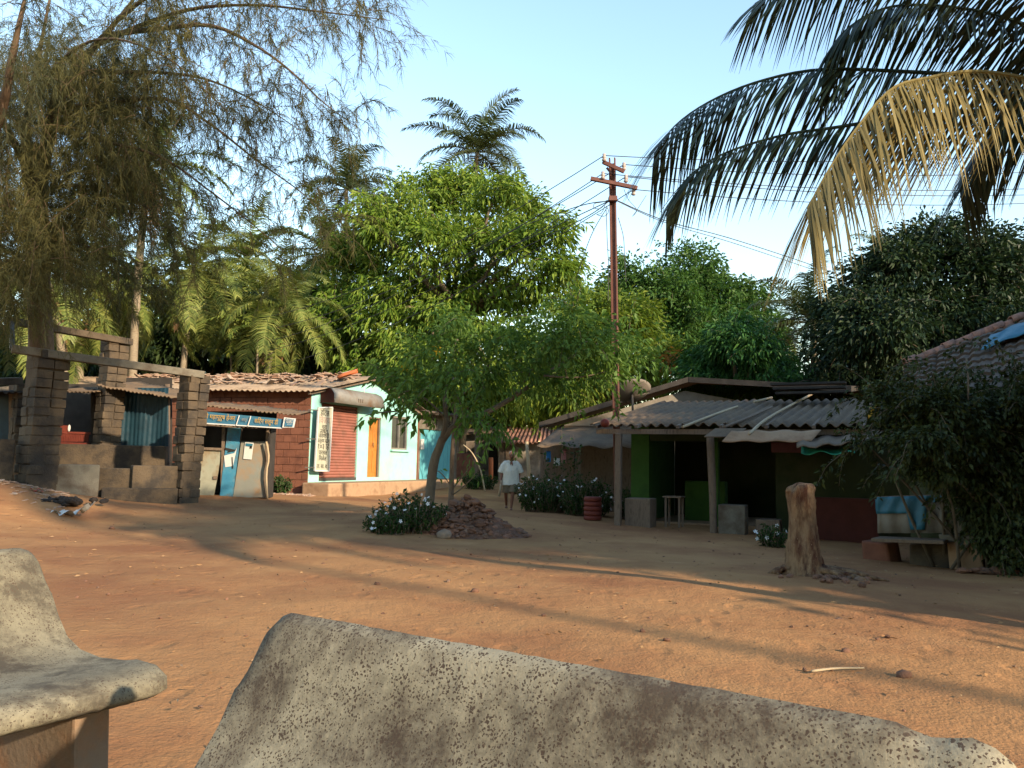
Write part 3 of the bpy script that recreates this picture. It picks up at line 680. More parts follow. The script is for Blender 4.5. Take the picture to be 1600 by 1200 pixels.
# ------------------------------------------------------------------ laterite and mint shop building
md = nrm(A3(.37, .93, 0)); mn = A3(.93, -.37, 0); mn = nrm(mn)
bd = nrm(A3(-.975, .22, 0)); bn = A3(-.22, -.975, 0); bn = nrm(bn)
C0 = P(481, 756, 24.5); zb = C0[2]; zg = float(gz(C0[0], C0[1])) - .25
W1 = 6.79; C1 = C0 + md * W1
LB_ = 11.5; C4 = C0 + bd * LB_
ZE, ZR = 3.22, 3.95
t = thing('shop_building', 'long laterite shop with mint green front and old sheet roof', 'building', A3(C0[0], C0[1], zg + .25))
def mw(px, py): return RP(px, py, C0, mn)       # a point of the mint wall
def on(o, s, z, out=0, dirv=md, n=mn): return A3(*(o + dirv * s)[:2], z) + n * out
def sz(p): return float(np.dot(p - C0, md)), float(p[2])
def roofz(s): return ZE + (ZR - ZE) * s / (W1 / 2) if s < W1 / 2 else ZR - (ZR - ZE + .25) * (s - W1 / 2) / (W1 / 2)
TH = .22
sh0, _ = sz(mw(500, 700)); sh1, _ = sz(mw(558, 700)); _, shz = sz(mw(540, 634)); _, shb = sz(mw(530, 751))
dr0, _ = sz(mw(575, 700)); dr1, _ = sz(mw(594, 700)); _, drt = sz(mw(586, 652)); _, drb = sz(mw(586, 745.5))
wn0, wnb = sz(mw(611, 702)); wn1, _ = sz(mw(636, 700)); _, wnt = sz(mw(622, 650.5))
mb = MB()
def wallpiece(s0, s1, z0, z1, z1b=None):
    a = [on(C0, s0, z0), on(C0, s1, z0), on(C0, s1, z1b if z1b is not None else z1), on(C0, s0, z1)]
    mb.plate(a, TH, mn)
rz = lambda s: roofz(s) - .05
wallpiece(0, sh0, zg, rz(0), rz(sh0)); wallpiece(sh0, sh1, zg, shb); wallpiece(sh0, sh1, shz, rz(sh0), rz(sh1)); wallpiece(sh1, dr0, zg, rz(sh1), rz(dr0))
wallpiece(dr0, dr1, zg, drb); wallpiece(dr0, dr1, drt, rz(dr0), rz(dr1))
mid_ = W1 / 2
wallpiece(dr1, wn0, zg, rz(dr1), rz(wn0)); wallpiece(wn0, wn1, zg, wnb); wallpiece(wn0, wn1, wnt, rz(wn0), rz(wn1)); wallpiece(wn1, W1, zg, rz(wn1), rz(W1))
part('wall', mb, M['mint'], t, label='mint green painted front wall')
# laterite wall of courses
mb = MB(); mb.plate([on(C0, .02, zg, -.03, bd, bn), on(C0, LB_, zg, -.03, bd, bn), on(C0, LB_, ZE - .05, -.03, bd, bn), on(C0, .02, ZE - .05, -.03, bd, bn)], .2, bn)
part('mortar_wall', mb, M['mortar'], t)
mb = MB(); row = 0; z = zg
while z < ZE - .1:
    h = .225; s = .0 - (.2 if row % 2 else 0)
    while s < LB_:
        l = .42 * rng.uniform(.94, 1.04); a = max(s, .0)
        if s + l > .05 and s + l < LB_: mb.box(on(C0, (a + s + l) / 2, z + h / 2, -.02 + rng.uniform(-.004, .004), bd, bn), (s + l - a - .014, .1, h - .012), bd)
        s += l
    z += h; row += 1
part('wall', mb, M['laterite'], t, bevel=.006, label='red laterite block side wall')
mb = MB()   # back and far walls
B1 = C1 + bd * LB_
mb.plate([A3(*C1[:2], zg), A3(*B1[:2], zg), A3(*B1[:2], 2.9), A3(*C1[:2], 2.9)], .2); mb.plate([A3(*C4[:2], zg), A3(*B1[:2], zg), A3(*B1[:2], 2.9), A3(*C4[:2], ZE - .1)], .2)
part('back_wall', mb, M['laterite'], t)
# roof
def corr(A, B, D, C, pitch=.18, amp=.025, nv=6, sag=.02):    # A-B eave, D-C ridge
    A, B, C, D = map(np.asarray, (A, B, C, D)); L_ = np.linalg.norm(B - A)
    nu = int(L_ / pitch) * 8 + 1
    uu = np.linspace(0, 1, nu)[:, None, None]; vv = np.linspace(0, 1, nv)[None, :, None]
    V = (A * (1 - uu) + B * uu) * (1 - vv) + (D * (1 - uu) + C * uu) * vv
    n = nrm(np.cross(B - A, D - A)); n = n if n[2] > 0 else -n
    wv = np.sin(uu * L_ / pitch * 2 * math.pi) * amp
    und = np.interp(uu[:, 0, 0], np.linspace(0, 1, 12), rng.normal(0, sag, 12))[:, None, None]
    return MB().grid(V + n * (wv + und))
ov = .45
eA = on(C0, -.32, ZE - .1, ov, bd, bn); eB = on(C0, LB_, ZE - .1, ov, bd, bn)
pk = A3(*(C0 + md * mid_ - bd * .32)[:2], ZR); pkB = A3(*(C0 + md * mid_ + bd * LB_)[:2], ZR)
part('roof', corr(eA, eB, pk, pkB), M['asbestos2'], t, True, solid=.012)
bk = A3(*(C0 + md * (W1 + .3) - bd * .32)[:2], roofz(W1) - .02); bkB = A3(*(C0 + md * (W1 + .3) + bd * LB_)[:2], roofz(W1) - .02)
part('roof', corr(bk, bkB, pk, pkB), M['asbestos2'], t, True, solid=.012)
mb = MB(); mb.seg(on(C0, -.1, ZE - .16, .38, bd, bn), A3(*(C0 + md * mid_ - bd * .12)[:2], ZR - .1), .09, .07); mb.seg(A3(*(C0 + md * mid_ - bd * .12)[:2], ZR - .1), A3(*(C1 - bd * .12)[:2], roofz(W1) - .1), .09, .07)
part('barge_board', mb, M['wood'], t)
# rolling shutter, hood
n_s = 26; mb = MB()
for i in range(n_s):
    z0 = shb + (shz - shb) * i / n_s; z1 = shb + (shz - shb) * (i + 1) / n_s
    zs = np.linspace(z0, z1, 5); o_ = np.array([-.075, -.05, -.042, -.05, -.075])
    mb.grid(np.stack([[on(C0, s_, z_, oo) for z_, oo in zip(zs, o_)] for s_ in (sh0, sh1)]))
sh = part('shutter', mb, M['shutter'], t, True)
part('bottom_rail', MB().seg(on(C0, sh0, shb + .05, -.02), on(C0, sh1, shb + .05, -.02), .05, .09), M['darkmetal'], sh)
# curved tin hood over the shutter
hs0 = sh0 - .1; hs1 = sh1 + .75
prof = [(.0, shz + .52), (.2, shz + .50), (.4, shz + .42), (.5, shz + .28), (.52, shz + .0)]
hp = part('shutter_hood', MB().grid(np.stack([[on(C0, s_, z_, o_) for o_, z_ in prof] for s_ in np.linspace(hs0, hs1, 6)])), M['tin'], t, True, solid=.012)
mb = MB()
for s_ in (hs0,): mb.add([on(C0, s_ + .01, z_, o_) for o_, z_ in prof] + [on(C0, s_ + .01, shz, 0)], [tuple(range(6))])
part('end_plate', mb, M['maroon'], hp, solid=.01)
for q in range(3): part('painted_mark', MB().box(on(C0, .5 * (hs0 + hs1) + (q - 1) * .12, shz + .16, .53), (.025, .01, .12), md), M['asbestos'], hp)
# door
mb = MB(); mb.plate([on(C0, dr0 + .05, drb, -.1), on(C0, dr1 - .05, drb, -.1), on(C0, dr1 - .05, drt - .05, -.1), on(C0, dr0 + .05, drt - .05, -.1)], .04, mn)
zz = [drb + .12, drb + .55, drb + 1.0, drt - .3, drt - .12]; w_ = dr1 - dr0
for a, b, c, d_ in ((.14, .46, .08, .44), (.54, .86, .08, .44), (.14, .46, .52, .92), (.54, .86, .52, .92)):
    z0 = drb + (drt - drb) * c; z1 = drb + (drt - drb) * d_
    mb.plate([on(C0, dr0 + w_ * a, z0, -.085), on(C0, dr0 + w_ * b, z0, -.085), on(C0, dr0 + w_ * b, z1, -.085), on(C0, dr0 + w_ * a, z1, -.085)], .02, mn)
door = part('door', mb, M['teak'], t, bevel=.006)
mb = MB()
for a in (dr0 + .025, dr1 - .025): mb.seg(on(C0, a, drb, -.06), on(C0, a, drt, -.06), .05, .1, md)
mb.seg(on(C0, dr0, drt - .025, -.06), on(C0, dr1, drt - .025, -.06), .1, .05)
part('frame', mb, M['wood'], door)
part('handle', MB().tube([on(C0, dr0 + w_ * .5, drb + 1.0, -.04), on(C0, dr0 + w_ * .5, drb + 1.18, -.04)], .012, 6), M['darkmetal'], door, True)
# window
win = part('window', MB().plate([on(C0, wn0, wnb, -.08), on(C0, wn1, wnb, -.08), on(C0, wn1, wnt, -.08), on(C0, wn0, wnt, -.08)], .02, mn), M['darkglass'], t)
mb = MB()
for a in (wn0 + .03, (wn0 + wn1) / 2, wn1 - .03): mb.seg(on(C0, a, wnb, -.05), on(C0, a, wnt, -.05), .06, .05, md)
for z_ in (wnb + .03, wnt - .03): mb.seg(on(C0, wn0, z_, -.05), on(C0, wn1, z_, -.05), .05, .06)
part('frame', mb, M['tin'], win)
part('sill', MB().seg(on(C0, wn0 - .08, wnb - .04, .04), on(C0, wn1 + .08, wnb - .04, .04), .12, .06), M['mint'], win)
# plinth along the front
mb = MB(); pz = shb - .03
mb.plate([on(C0, -.3, pz), on(C0, W1 + 3.4, pz), on(C0, W1 + 3.4, pz, .85), on(C0, -.3, pz, .95)], .9, UP)
part('plinth', mb, M['plinth'], t, bevel=.04)
# bulb wire
mb = MB(); q = mw(557, 605); mb.tube([q + mn * .3, mw(557, 622) + mn * .3], .01, 5); mb.ell(mw(557, 624) + mn * .3, (.05, .05, .07), 8, 6)
part('bulb', mb, M['white'], t, True)
# old tiles heaped on the ridge
mb = MB()
for i in range(330):
    s_ = rng.uniform(.2, 8.6); q = rng.uniform(.28, 1.0)
    a = A3(*(on(C0, s_, 0, ov, bd, bn))[:2], ZE - .1); b = A3(*(C0 + md * mid_ + bd * s_)[:2], ZR)
    if q < .62 and rng.random() < .55: q = rng.uniform(.6, 1)
    p = a * (1 - q) + b * q + UP * (.05 + rng.uniform(0, .09))
    mb.box(p, (rng.uniform(.2, .42), rng.uniform(.12, .22), .022), (math.cos(i * 1.7) + 1.2, math.sin(i * 1.7), rng.uniform(-.25, .25)), (rng.normal(0, .25), rng.normal(0, .25), 1))
solo('tile_rubble', mb, M['tilepale'], 'pale broken clay tiles strewn along the laterite shop roof', 'broken tiles', kind='stuff')
p = P(543, 587, 26.2)
mb = MB(); th_ = np.linspace(0, math.pi, 9)
mb.grid(np.stack([[p + A3(.0, 0, 0) + nrm(A3(1, .1, .35)) * l + A3(0, -math.cos(a) * .12, math.sin(a) * .12) for a in th_] for l in np.linspace(-.32, .32, 4)]))
solo('ridge_tile', mb, M['orange_tile'], 'bright orange half round ridge tile lying on the laterite shop roof', 'roof tile', smooth=True, solid=.02)
# vertical sign of the eatery
sg = thing('eatery_sign', 'tall cream sign with black lettering beside the red rolling shutter', 'sign', mw(495, 736) + mn * .25)
a0, _ = sz(mw(494, 690)); 
def sp_(px, py): return RP(px, py, C0 + mn * .25, mn)
TLs, TRs, BRs, BLs = sp_(497.5, 637), sp_(519, 636.5), sp_(513.5, 736), sp_(491.5, 735.5)
part('board', MB().plate([TLs, TRs, BRs, BLs], .04, mn), M['signcream'], sg)
mb = MB()
for a, b in ((TLs, TRs), (TRs, BRs), (BRs, BLs), (BLs, TLs)): mb.seg(a + mn * .003, b + mn * .003, .035, .05, mn)
part('frame', mb, M['white'], sg)
mb = MB()
for q in (.04, .5, .95): part('bracket', MB().seg(TLs * (1 - q) + BLs * q, TLs * (1 - q) + BLs * q - md * .22 - mn * .2, .03, .03), M['darkmetal'], sg)
yd = nrm((TLs + TRs) / 2 - (BLs + BRs) / 2)
for body, q, s_, mt in (('हॉटेल', .09, .34, 'black'), ('िवजय', .21, .42, 'fadedred'), ('चहा', .315, .28, 'black'), ('नाष्टा', .385, .28, 'black'), ('जेवणाची', .455, .26, 'black'),
                        ('उत्तम सोय', .53, .24, 'black'), ('१०३ िह', .62, .34, 'black'), ('पारसल', .715, .26, 'black'), ('िमळेल', .81, .26, 'black'), ('ता. सा. व.', .93, .24, 'black')):
    c = ((TLs + TRs) / 2) * (1 - q) + ((BLs + BRs) / 2) * q + mn * .006
    text(body, c, md, s_ * .72, M[mt], sg, .9, yd)

# ------------------------------------------------------------------ annex with turquoise doors
D0 = C0 + md * (W1 + .04) - mn * .15
def aw(px, py): return RP(px, py, D0, mn)
an = thing('storeroom', 'low storeroom with turquoise plank doors at the end of the mint shop', 'building', A3(*D0[:2], zg + .3))
def asz(p): return float(np.dot(p - D0, md)), float(p[2])
d0s, dzb = asz(aw(655, 749)); d1s, _ = asz(aw(706, 745)); _, dzt = asz(aw(680, 672)); AW = d1s + .35; AH = asz(aw(680, 652))[1] + .1
mb = MB()
def ap(s0, s1, z0, z1): mb.plate([on(D0, s0, z0), on(D0, s1, z0), on(D0, s1, z1), on(D0, s0, z1)], .2, mn)
ap(0, d0s, zg, AH); ap(d1s, AW, zg, AH); ap(d0s, d1s, dzt, AH); ap(d0s, d1s, zg, dzb)
E1 = D0 + md * AW - mn * 3.5; E0_ = D0 - mn * 3.5
mb.plate([A3(*(D0 + md * AW)[:2], zg), A3(*E1[:2], zg), A3(*E1[:2], AH), A3(*(D0 + md * AW)[:2], AH)], .2); mb.plate([A3(*E0_[:2], zg), A3(*E1[:2], zg), A3(*E1[:2], AH), A3(*E0_[:2], AH)], .2)
part('wall', mb, M['plaster'], an)
for k in range(2):
    mb = MB(); a = d0s + (d1s - d0s) * k / 2; w_ = (d1s - d0s) / 2
    for q in range(4): 
        s0_ = a + w_ * q / 4 + .012; s1_ = a + w_ * (q + 1) / 4 - .006
        mb.plate([on(D0, s0_, dzb, -.06), on(D0, s1_, dzb, -.06), on(D0, s1_, dzt, -.06 + .003 * (q % 2)), on(D0, s0_, dzt, -.06)], .04, mn)
    part('door', mb, M['turq'], an, bevel=.006)
part('roof', corr(on(D0, -.1, AH + .02, .6), on(D0, AW + .5, AH + .02, .6), on(D0, -.1, AH + .55, -3.6), on(D0, AW + .5, AH + .55, -3.6)), M['tileold'], an, True, solid=.02)
mb = MB()
for q in range(6): mb.seg(on(D0, q * AW / 5, AH - .05, .62), on(D0, q * AW / 5, AH + .3, -1.5), .07, .07)
part('rafters', mb, M['wood'], an)
text('तां ना', on(D0, d0s + .9, (dzt + AH) / 2 - .05, .012), md, .5, M['black'], an)
text('र क', on(D0, d0s + 2.3, (dzt + AH) / 2 - .05, .012), md, .46, M['black'], an)
pp_ = [aw(657, 686) + mn * .02, aw(662, 686) + mn * .02, aw(662, 702) + mn * .02, aw(657, 702) + mn * .02]
solo('notice', MB().plate(pp_, .01, mn), M['paper'], 'small white paper notice stuck on the turquoise doors', 'notice')
# brown half wall box at the end
bx0 = P(711, 752, 34.3)
mb = MB(); bt = P(711, 708, 34.3)[2]
t = thing('block_kiosk', 'brown roadside kiosk of laterite blocks beyond the turquoise doors', 'kiosk', A3(bx0[0], bx0[1], float(gz(bx0[0], bx0[1]))))
z0 = float(gz(bx0[0], bx0[1])) - .2
mb.box(A3(bx0[0] + .42, bx0[1] + .5, (z0 + bt) / 2), (.85, 1, bt - z0)); part('wall', mb, M['laterite'], t, bevel=.03)
mb = MB(); tp_ = P(711, 662, 34.3)[2]
for q in (-.02, .86): mb.box(A3(bx0[0] + q, bx0[1] + .06, (z0 + tp_) / 2), (.16, .14, tp_ - z0))
for q in (-.02, .86): mb.box(A3(bx0[0] + q, bx0[1] + .95, (z0 + tp_) / 2), (.14, .14, tp_ - z0))
part('posts', mb, M['wood'], t)
part('roof', corr(A3(bx0[0] - .4, bx0[1] - .4, tp_), A3(bx0[0] + 1.2, bx0[1] - .4, tp_), A3(bx0[0] - .4, bx0[1] + 1.4, tp_ + .25), A3(bx0[0] + 1.2, bx0[1] + 1.4, tp_ + .25)), M['tileold'], t, True, solid=.02)

# ------------------------------------------------------------------ barber kiosk with blue signboard
KD = 19.6; KN = A3(0, -1, 0)
def kp(px, py, o=0): return P(px, py, KD - o)
kb = onG(355, 776, KD)
t = thing('kiosk', 'little leaning kiosk of grey and white panels before the laterite wall', 'kiosk', kb)
def kplate(pts, th=.04, o=0): return MB().plate([kp(x, y, o) for x, y in pts], th)
lw = part('panel', kplate([(296, 778), (333, 778), (347, 702), (301, 700)]), M['panelwhite'], t, label='stained white panel')
part('latch', kplate([(333, 744), (339, 744), (339, 749), (333, 749)], .03, .03), M['wood'], lw)
bp_ = part('panel', kplate([(343, 778), (363, 778), (377, 668), (356, 668)], .04, .05), M['skyblue'], t, label='torn blue and white poster panel')
part('peeling_poster', kplate([(350, 712), (366, 708), (370, 700), (364, 728), (352, 730)], .01, .06), M['white'], bp_)
for x_0, y_0, x_1, y_1, w0 in ((352, 701, 366, 704, .05), (356, 706, 368, 703, .03), (363, 714, 364, 732, .03)):
    part('black_mark', MB().seg(kp(x_0, y_0, .065), kp(x_1, y_1, .065), .01, w0), M['black'], bp_)
part('panel', kplate([(364, 778), (412, 777), (418, 690), (377, 690)], .04, .02), M['panelgrey'], t, label='grey panel with rust coloured lower half')
mb = MB()
for a, b in (((347, 778), (350, 664)), ((373, 690), (377, 664)), ((414, 778), (419, 664)), ((300, 778), (302, 640))): mb.seg(kp(*a, .0), kp(*b, .0), .07, .07)
for a, b in (((300, 664), (420, 668)), ((300, 700), (347, 702))): mb.seg(kp(*a, .03), kp(*b, .03), .05, .06)
part('frame', mb, M['wood'], t)
mb = MB()   # dark back, sides
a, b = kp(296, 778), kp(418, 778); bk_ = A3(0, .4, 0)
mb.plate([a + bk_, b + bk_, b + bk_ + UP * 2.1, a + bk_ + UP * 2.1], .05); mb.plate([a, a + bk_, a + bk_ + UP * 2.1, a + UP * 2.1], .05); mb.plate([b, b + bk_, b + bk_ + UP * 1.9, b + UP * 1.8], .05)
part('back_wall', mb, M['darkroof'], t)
a, b = P(304, 633, KD - .65), P(463, 649, KD - .65)
part('roof', corr(a, b, a + A3(0, 1.3, .16), b + A3(0, 1.3, .16), .1, .018, 5), M['asbestos'], t, True, solid=.012)
sg = part('signboard', MB().plate([P(300, 641, KD - .55), P(444, 655, KD - .55), P(441, 669, KD - .6), P(302, 660, KD - .6)], .04), M['blue'], t)
xd = nrm(P(444, 655, KD) - P(304, 645, KD))
text('श्री महापुरुष हेअर', P(341, 652, KD - .62), xd, .15, M['yellow'], sg, .8)
text('आर्ट', P(381.5, 656, KD - .62), xd, .1, M['tin'], sg, .7)
text('किटंग सलून डी', P(416, 659, KD - .62), xd, .15, M['yellow'], sg, .68)
mb = MB()
for x in (372, 390): mb.seg(P(x + 2, 649 + (x - 372) * .07, KD - .6), P(x - 3, 665 + (x - 372) * .06, KD - .64), .02, .01)
mb.seg(P(306, 660.5, KD - .62), P(441, 669, KD - .62), .01, .025)
part('sign_border', mb, M['white'], sg)
es = part('end_sign', MB().plate([P(444, 652, KD - .62), P(462, 654, KD - .62), P(459, 668, KD - .66), P(441, 668, KD - .66)], .03), M['white'], t)
part('inner_panel', MB().plate([P(446.5, 653.5, KD - .64), P(459, 655, KD - .64), P(457, 666.5, KD - .68), P(444.5, 666, KD - .68)], .01), M['blue'], es)
for k, s_ in enumerate(('लॉन्ड्री', 'परेसींग', 'वर्क')): text(s_, P(452, 656.5 + k * 3.7, KD - .67), xd, .062, M['white'], es)
mb = MB().plate([kp(383, 690.5, .05), kp(396.5, 692, .05), kp(393, 718, .05), kp(380, 717, .05)], .008)
nt_ = thing('poster', 'white notice with a blue heading pinned on the grey kiosk panel', 'poster', kp(388, 718, .04))
part('sheet', mb, M['paper'], nt_)
part('heading', MB().plate([kp(384, 692.5, .06), kp(395, 693.5, .06), kp(394, 698, .06), kp(383.5, 697, .06)], .004), M['tarpbright'], nt_)
part('photo_square', MB().plate([kp(390.5, 696.5, .064), kp(394, 697, .064), kp(393.5, 701, .064), kp(390, 700.5, .064)], .004), M['darkglass'], nt_)
mb = MB().tube(smooth([onG(418, 778, 19.5), P(416, 740, 19.45), P(420, 715, 19.45), P(416, 690, 19.45)], 8), .025, 6)
solo('pole', mb, M['bamboo'], 'crooked pale stick propped against the kiosk right edge', 'stick', smooth=True)

# ------------------------------------------------------------------ shacks behind the ruin
SD = 21
t = thing('tarpaulin_shack', 'shack walled with dark blue tarpaulin behind the stone ruin', 'shack', onG(225, 776, SD))
s2 = lambda x, y, o=0: P(x, y, SD - o)
V = np.stack([[s2(x, y) + A3(0, .03 * math.sin(x * .16 + .6) + .012 * math.sin(x * .9 + y * .06), 0) for x in np.linspace(176, 264, 60)] for y in np.linspace(606, 782, 12)])
part('tarpaulin', MB().grid(V), M['tarp'], t, True, solid=.01)
a, b = P(150, 602, SD - .7), P(268, 621, SD - .7)
part('roof', corr(a, b, a + A3(0, 2.4, .3), b + A3(0, 2.4, .3), .1, .018), M['asbestos'], t, True, solid=.012)
mb = MB()
for x in (178, 262): mb.seg(s2(x, 785, -.1), s2(x, 606, -.1), .09, .09)
for x in (178, 262): mb.seg(s2(x, 785, -2), s2(x, 600, -2), .09, .09)
part('posts', mb, M['wood'], t)
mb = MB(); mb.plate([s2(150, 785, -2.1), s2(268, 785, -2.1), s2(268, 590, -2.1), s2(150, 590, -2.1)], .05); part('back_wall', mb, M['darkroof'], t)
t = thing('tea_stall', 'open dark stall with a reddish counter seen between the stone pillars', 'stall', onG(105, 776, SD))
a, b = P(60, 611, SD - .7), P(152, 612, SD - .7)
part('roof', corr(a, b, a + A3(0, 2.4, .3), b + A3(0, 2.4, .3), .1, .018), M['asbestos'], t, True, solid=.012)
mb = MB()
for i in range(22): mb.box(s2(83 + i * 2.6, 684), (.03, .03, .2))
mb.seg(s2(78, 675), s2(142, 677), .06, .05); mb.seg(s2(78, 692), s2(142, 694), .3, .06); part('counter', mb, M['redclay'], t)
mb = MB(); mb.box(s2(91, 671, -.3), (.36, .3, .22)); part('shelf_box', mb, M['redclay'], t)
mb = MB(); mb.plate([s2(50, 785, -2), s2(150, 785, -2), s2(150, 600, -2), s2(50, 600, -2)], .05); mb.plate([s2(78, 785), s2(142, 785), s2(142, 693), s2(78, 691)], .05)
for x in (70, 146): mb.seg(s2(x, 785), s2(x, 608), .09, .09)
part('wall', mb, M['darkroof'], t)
mb = MB(); mb.ell(s2(108, 669, .05), (.035, .035, .09), 8, 7); solo('bottle', mb, M['paper'], 'pale bottle standing on the reddish stall counter', 'bottle', smooth=True)
t = thing('sheet_shed', 'low dark shed at the left edge behind the ruin', 'shed', onG(10, 770, 19.5))
mb = MB(); 
for x in (-60, 20): mb.seg(P(x, 780, 19.5), P(x, 600, 19.5), .12, .12)
part('posts', mb, M['wood'], t)
mb = MB().plate([P(-70, 780, 20.5), P(30, 780, 20.5), P(30, 610, 20.5), P(-70, 610, 20.5)], .05); part('wall', mb, M['tarp'], t)
a, b = P(-90, 622, 18.8), P(32, 612, 18.8)
part('roof', corr(a, b, a + A3(0, 2.4, .3), b + A3(0, 2.4, .3), .15, .02), M['darkroof'], t, True, solid=.012)

# ------------------------------------------------------------------ stone ruin
t = thing('stone_ruin', 'roofless ruin of dark stone pillars joined by concrete beams', 'ruin', onG(160, 778, 17.3))
def pillar(base, top, w, ax, lean=(0, 0)):
    mb = MB(); h = top - base[2]; n = max(4, int(h / .19)); ax = nrm(A3(*ax, 0)); ay = A3(-ax[1], ax[0], 0)
    for i in range(n):
        z = base[2] + h * (i + .5) / n; q = (i + .5) / n
        c = A3(base[0] + lean[0] * q, base[1] + lean[1] * q, z); hh = h / n - .012
        f = rng.uniform(.42, .6) if i % 2 else rng.uniform(.35, .65)
        for (s0, s1) in ((0, f), (f, 1)):
            for (t0, t1) in ((0, .5), (.5, 1)):
                ww = w * rng.uniform(.97, 1.04)
                mb.box(c + ax * ((s0 + s1) / 2 - .5) * w + ay * ((t0 + t1) / 2 - .5) * w + rng.normal(0, .011, 3), (ww * (s1 - s0) - .004, ww * (t1 - t0) - .004, hh + rng.uniform(-.012, .006)), ax + ay * rng.normal(0, .025), A3(rng.normal(0, .015), rng.normal(0, .015), 1))
    mb.box(A3(base[0] + lean[0] / 2, base[1] + lean[1] / 2, base[2] + h / 2), (w - .07, w - .07, h - .03), ax)
    return mb
PA = (.78, -.62)
pl1 = P(52, 770, 16.5); part('pillar', pillar(pl1 - UP * .2, P(62, 547, 16.5)[2], .60, PA, (.12, 0)), M['stone'], t, bevel=.014)
pl2 = P(285, 790, 18); part('pillar', pillar(pl2 - UP * .2, P(285, 584, 18)[2], .47, PA, (.12, 0)), M['stone'], t, bevel=.014)
pl3 = P(158, 775, 20.5); part('pillar', pillar(pl3 - UP * .2, P(162, 524, 20.5)[2], .5, PA, (.1, 0)), M['stone'], t, bevel=.014)
pl4 = P(22, 770, 19); part('pillar', pillar(pl4 - UP * .2, P(25, 598, 19)[2], .3, PA), M['stone'], t, bevel=.014)
part('beam', MB().seg(P(18, 545, 16.2), P(318, 586, 18.2), .2, .16), M['plaster'], t, bevel=.015)
part('beam', MB().seg(P(8, 500, 18.5), P(205, 535, 21), .2, .16), M['stone'], t, bevel=.015)
part('beam', MB().seg(P(-40, 598, 17.3), P(30, 595, 19), .2, .16), M['stone'], t, bevel=.015)
part('beam_post', MB().seg(P(19, 545, 16.9), P(19, 505, 18.2), .09, .09), M['darkmetal'], t)
def lw_(a, b, zt, th, zb=-.4):
    a = np.asarray(a); b = np.asarray(b); z = (zt + zb) / 2
    return MB().seg(A3(a[0], a[1], z), A3(b[0], b[1], z), th, zt - zb)
a, b = P(70, 725, 16.8), P(156, 726, 17.3); part('low_wall', lw_(a, b, a[2], .25), M['plaster'], t, bevel=.02, label='pale plastered low wall')
a, b = P(156, 731, 17.45), P(208, 731, 17.6); part('low_wall', lw_(a, b, a[2], .22), M['stone'], t, bevel=.02, label='dark recessed stretch of the low wall')
a, b = P(206, 727, 17.5), P(276, 727, 18); part('low_wall', lw_(a, b, a[2], .3), M['stone'], t, bevel=.02)
a, b = P(160, 762, 17.2), P(278, 765, 17.7); part('step', lw_(a, b, a[2], .35), M['stone'], t, bevel=.02)
a, b = P(76, 693, 20.2), P(262, 695, 20.6); part('low_wall', lw_(a, b, a[2], .25), M['stone'], t, bevel=.02)
a, b = P(-60, 684, 15.8), P(22, 686, 16.4); part('low_wall', lw_(a, b, a[2], .3), M['stone'], t, bevel=.02)
# litter things
p = onG(112, 809, 14.1, .03)
n_ = 14; V = np.stack([[p + A3(-.32 + .62 * i / n_, -.1 + .24 * j / 6 + .05 * math.sin(i), .05 + .045 * math.sin(i * 1.1 + j) + (.16 * (i / n_) ** 6) ) for j in range(7)] for i in range(n_ + 1)])
solo('plastic_sheet', MB().grid(V), M['paper'], 'crumpled white plastic sheet on the dirt before the ruin', 'litter', smooth=True)
p = onG(55, 788, 15.2, .04); V = np.stack([[p + A3(-.1 + .2 * i / 6, -.06 + .12 * j / 4, .035 * math.sin(i * 1.4 + j * .8)) for j in range(5)] for i in range(7)])
solo('wrapper', MB().grid(V), M['red'], 'small red plastic wrapper on the litter slope by the left pillar', 'litter', smooth=True)
mb = MB(); p = onG(106, 790, 15)
for i in range(60): mb.rock(p + A3(rng.normal(0, .18), rng.normal(0, .15), rng.uniform(0, .08)), (.09, .07, .045))
solo('ash_heap', mb, M['soot'], 'black burnt rubbish heap in front of the left pillar', 'rubbish heap', kind='stuff')

# ------------------------------------------------------------------ right house
e = nrm(A3(.907, -.42, 0)); ni = A3(.42, .907, 0); ni = nrm(ni)
H0 = onG(967, 822, 16.5); hz = H0[2]
h = thing('veranda_house', 'low green house with open veranda under a corrugated sheet roof', 'building', H0)
def hp(s, t_, z): return A3(*(H0 + e * s + ni * t_)[:2], z)
def hs(px, py, t_):
    q = RP(px, py, H0 + ni * t_, ni); return float(np.dot(q - H0, e)), float(q[2])
ra = P(922, 665, 17.0); rb = P(1345, 669, 14.6); rb[2] = ra[2] + .0
rd = P(1035, 629, 21.5); rc = rb + (rd - ra)
part('roof', corr(ra, rb, rd, rc, .21, .036, 8, .012), M['asbestos'], h, True, solid=.014)
def rzh(t_): return ra[2] + (rd[2] - ra[2]) * np.dot((hp(0, t_, 0) - ra), ni) / np.dot(rd - ra, ni) - .16
rn = nrm(np.cross(rb - ra, rd - ra)); rn = rn if rn[2] > 0 else -rn
def onroof(px, py, o=.05): return RP(px, py, ra + rn * o, rn)
mb = MB(); mb.seg(hp(-.5, .05, ra[2] - .12), hp(5.6, .05, ra[2] - .12), .1, .1)
for q in np.linspace(-.4, 5.4, 8): mb.seg(hp(q, -.3, ra[2] - .04), hp(q, 4.8, rzh(4.8) + .08), .06, .06)
part('roof_beams', mb, M['wood'], h)
s_, _ = hs(966, 760, 0); part('post', MB().seg(hp(s_, 0, hz - .2), hp(s_, 0, ra[2] - .16), .13, .13, ni), M['wood'], h, bevel=.02)
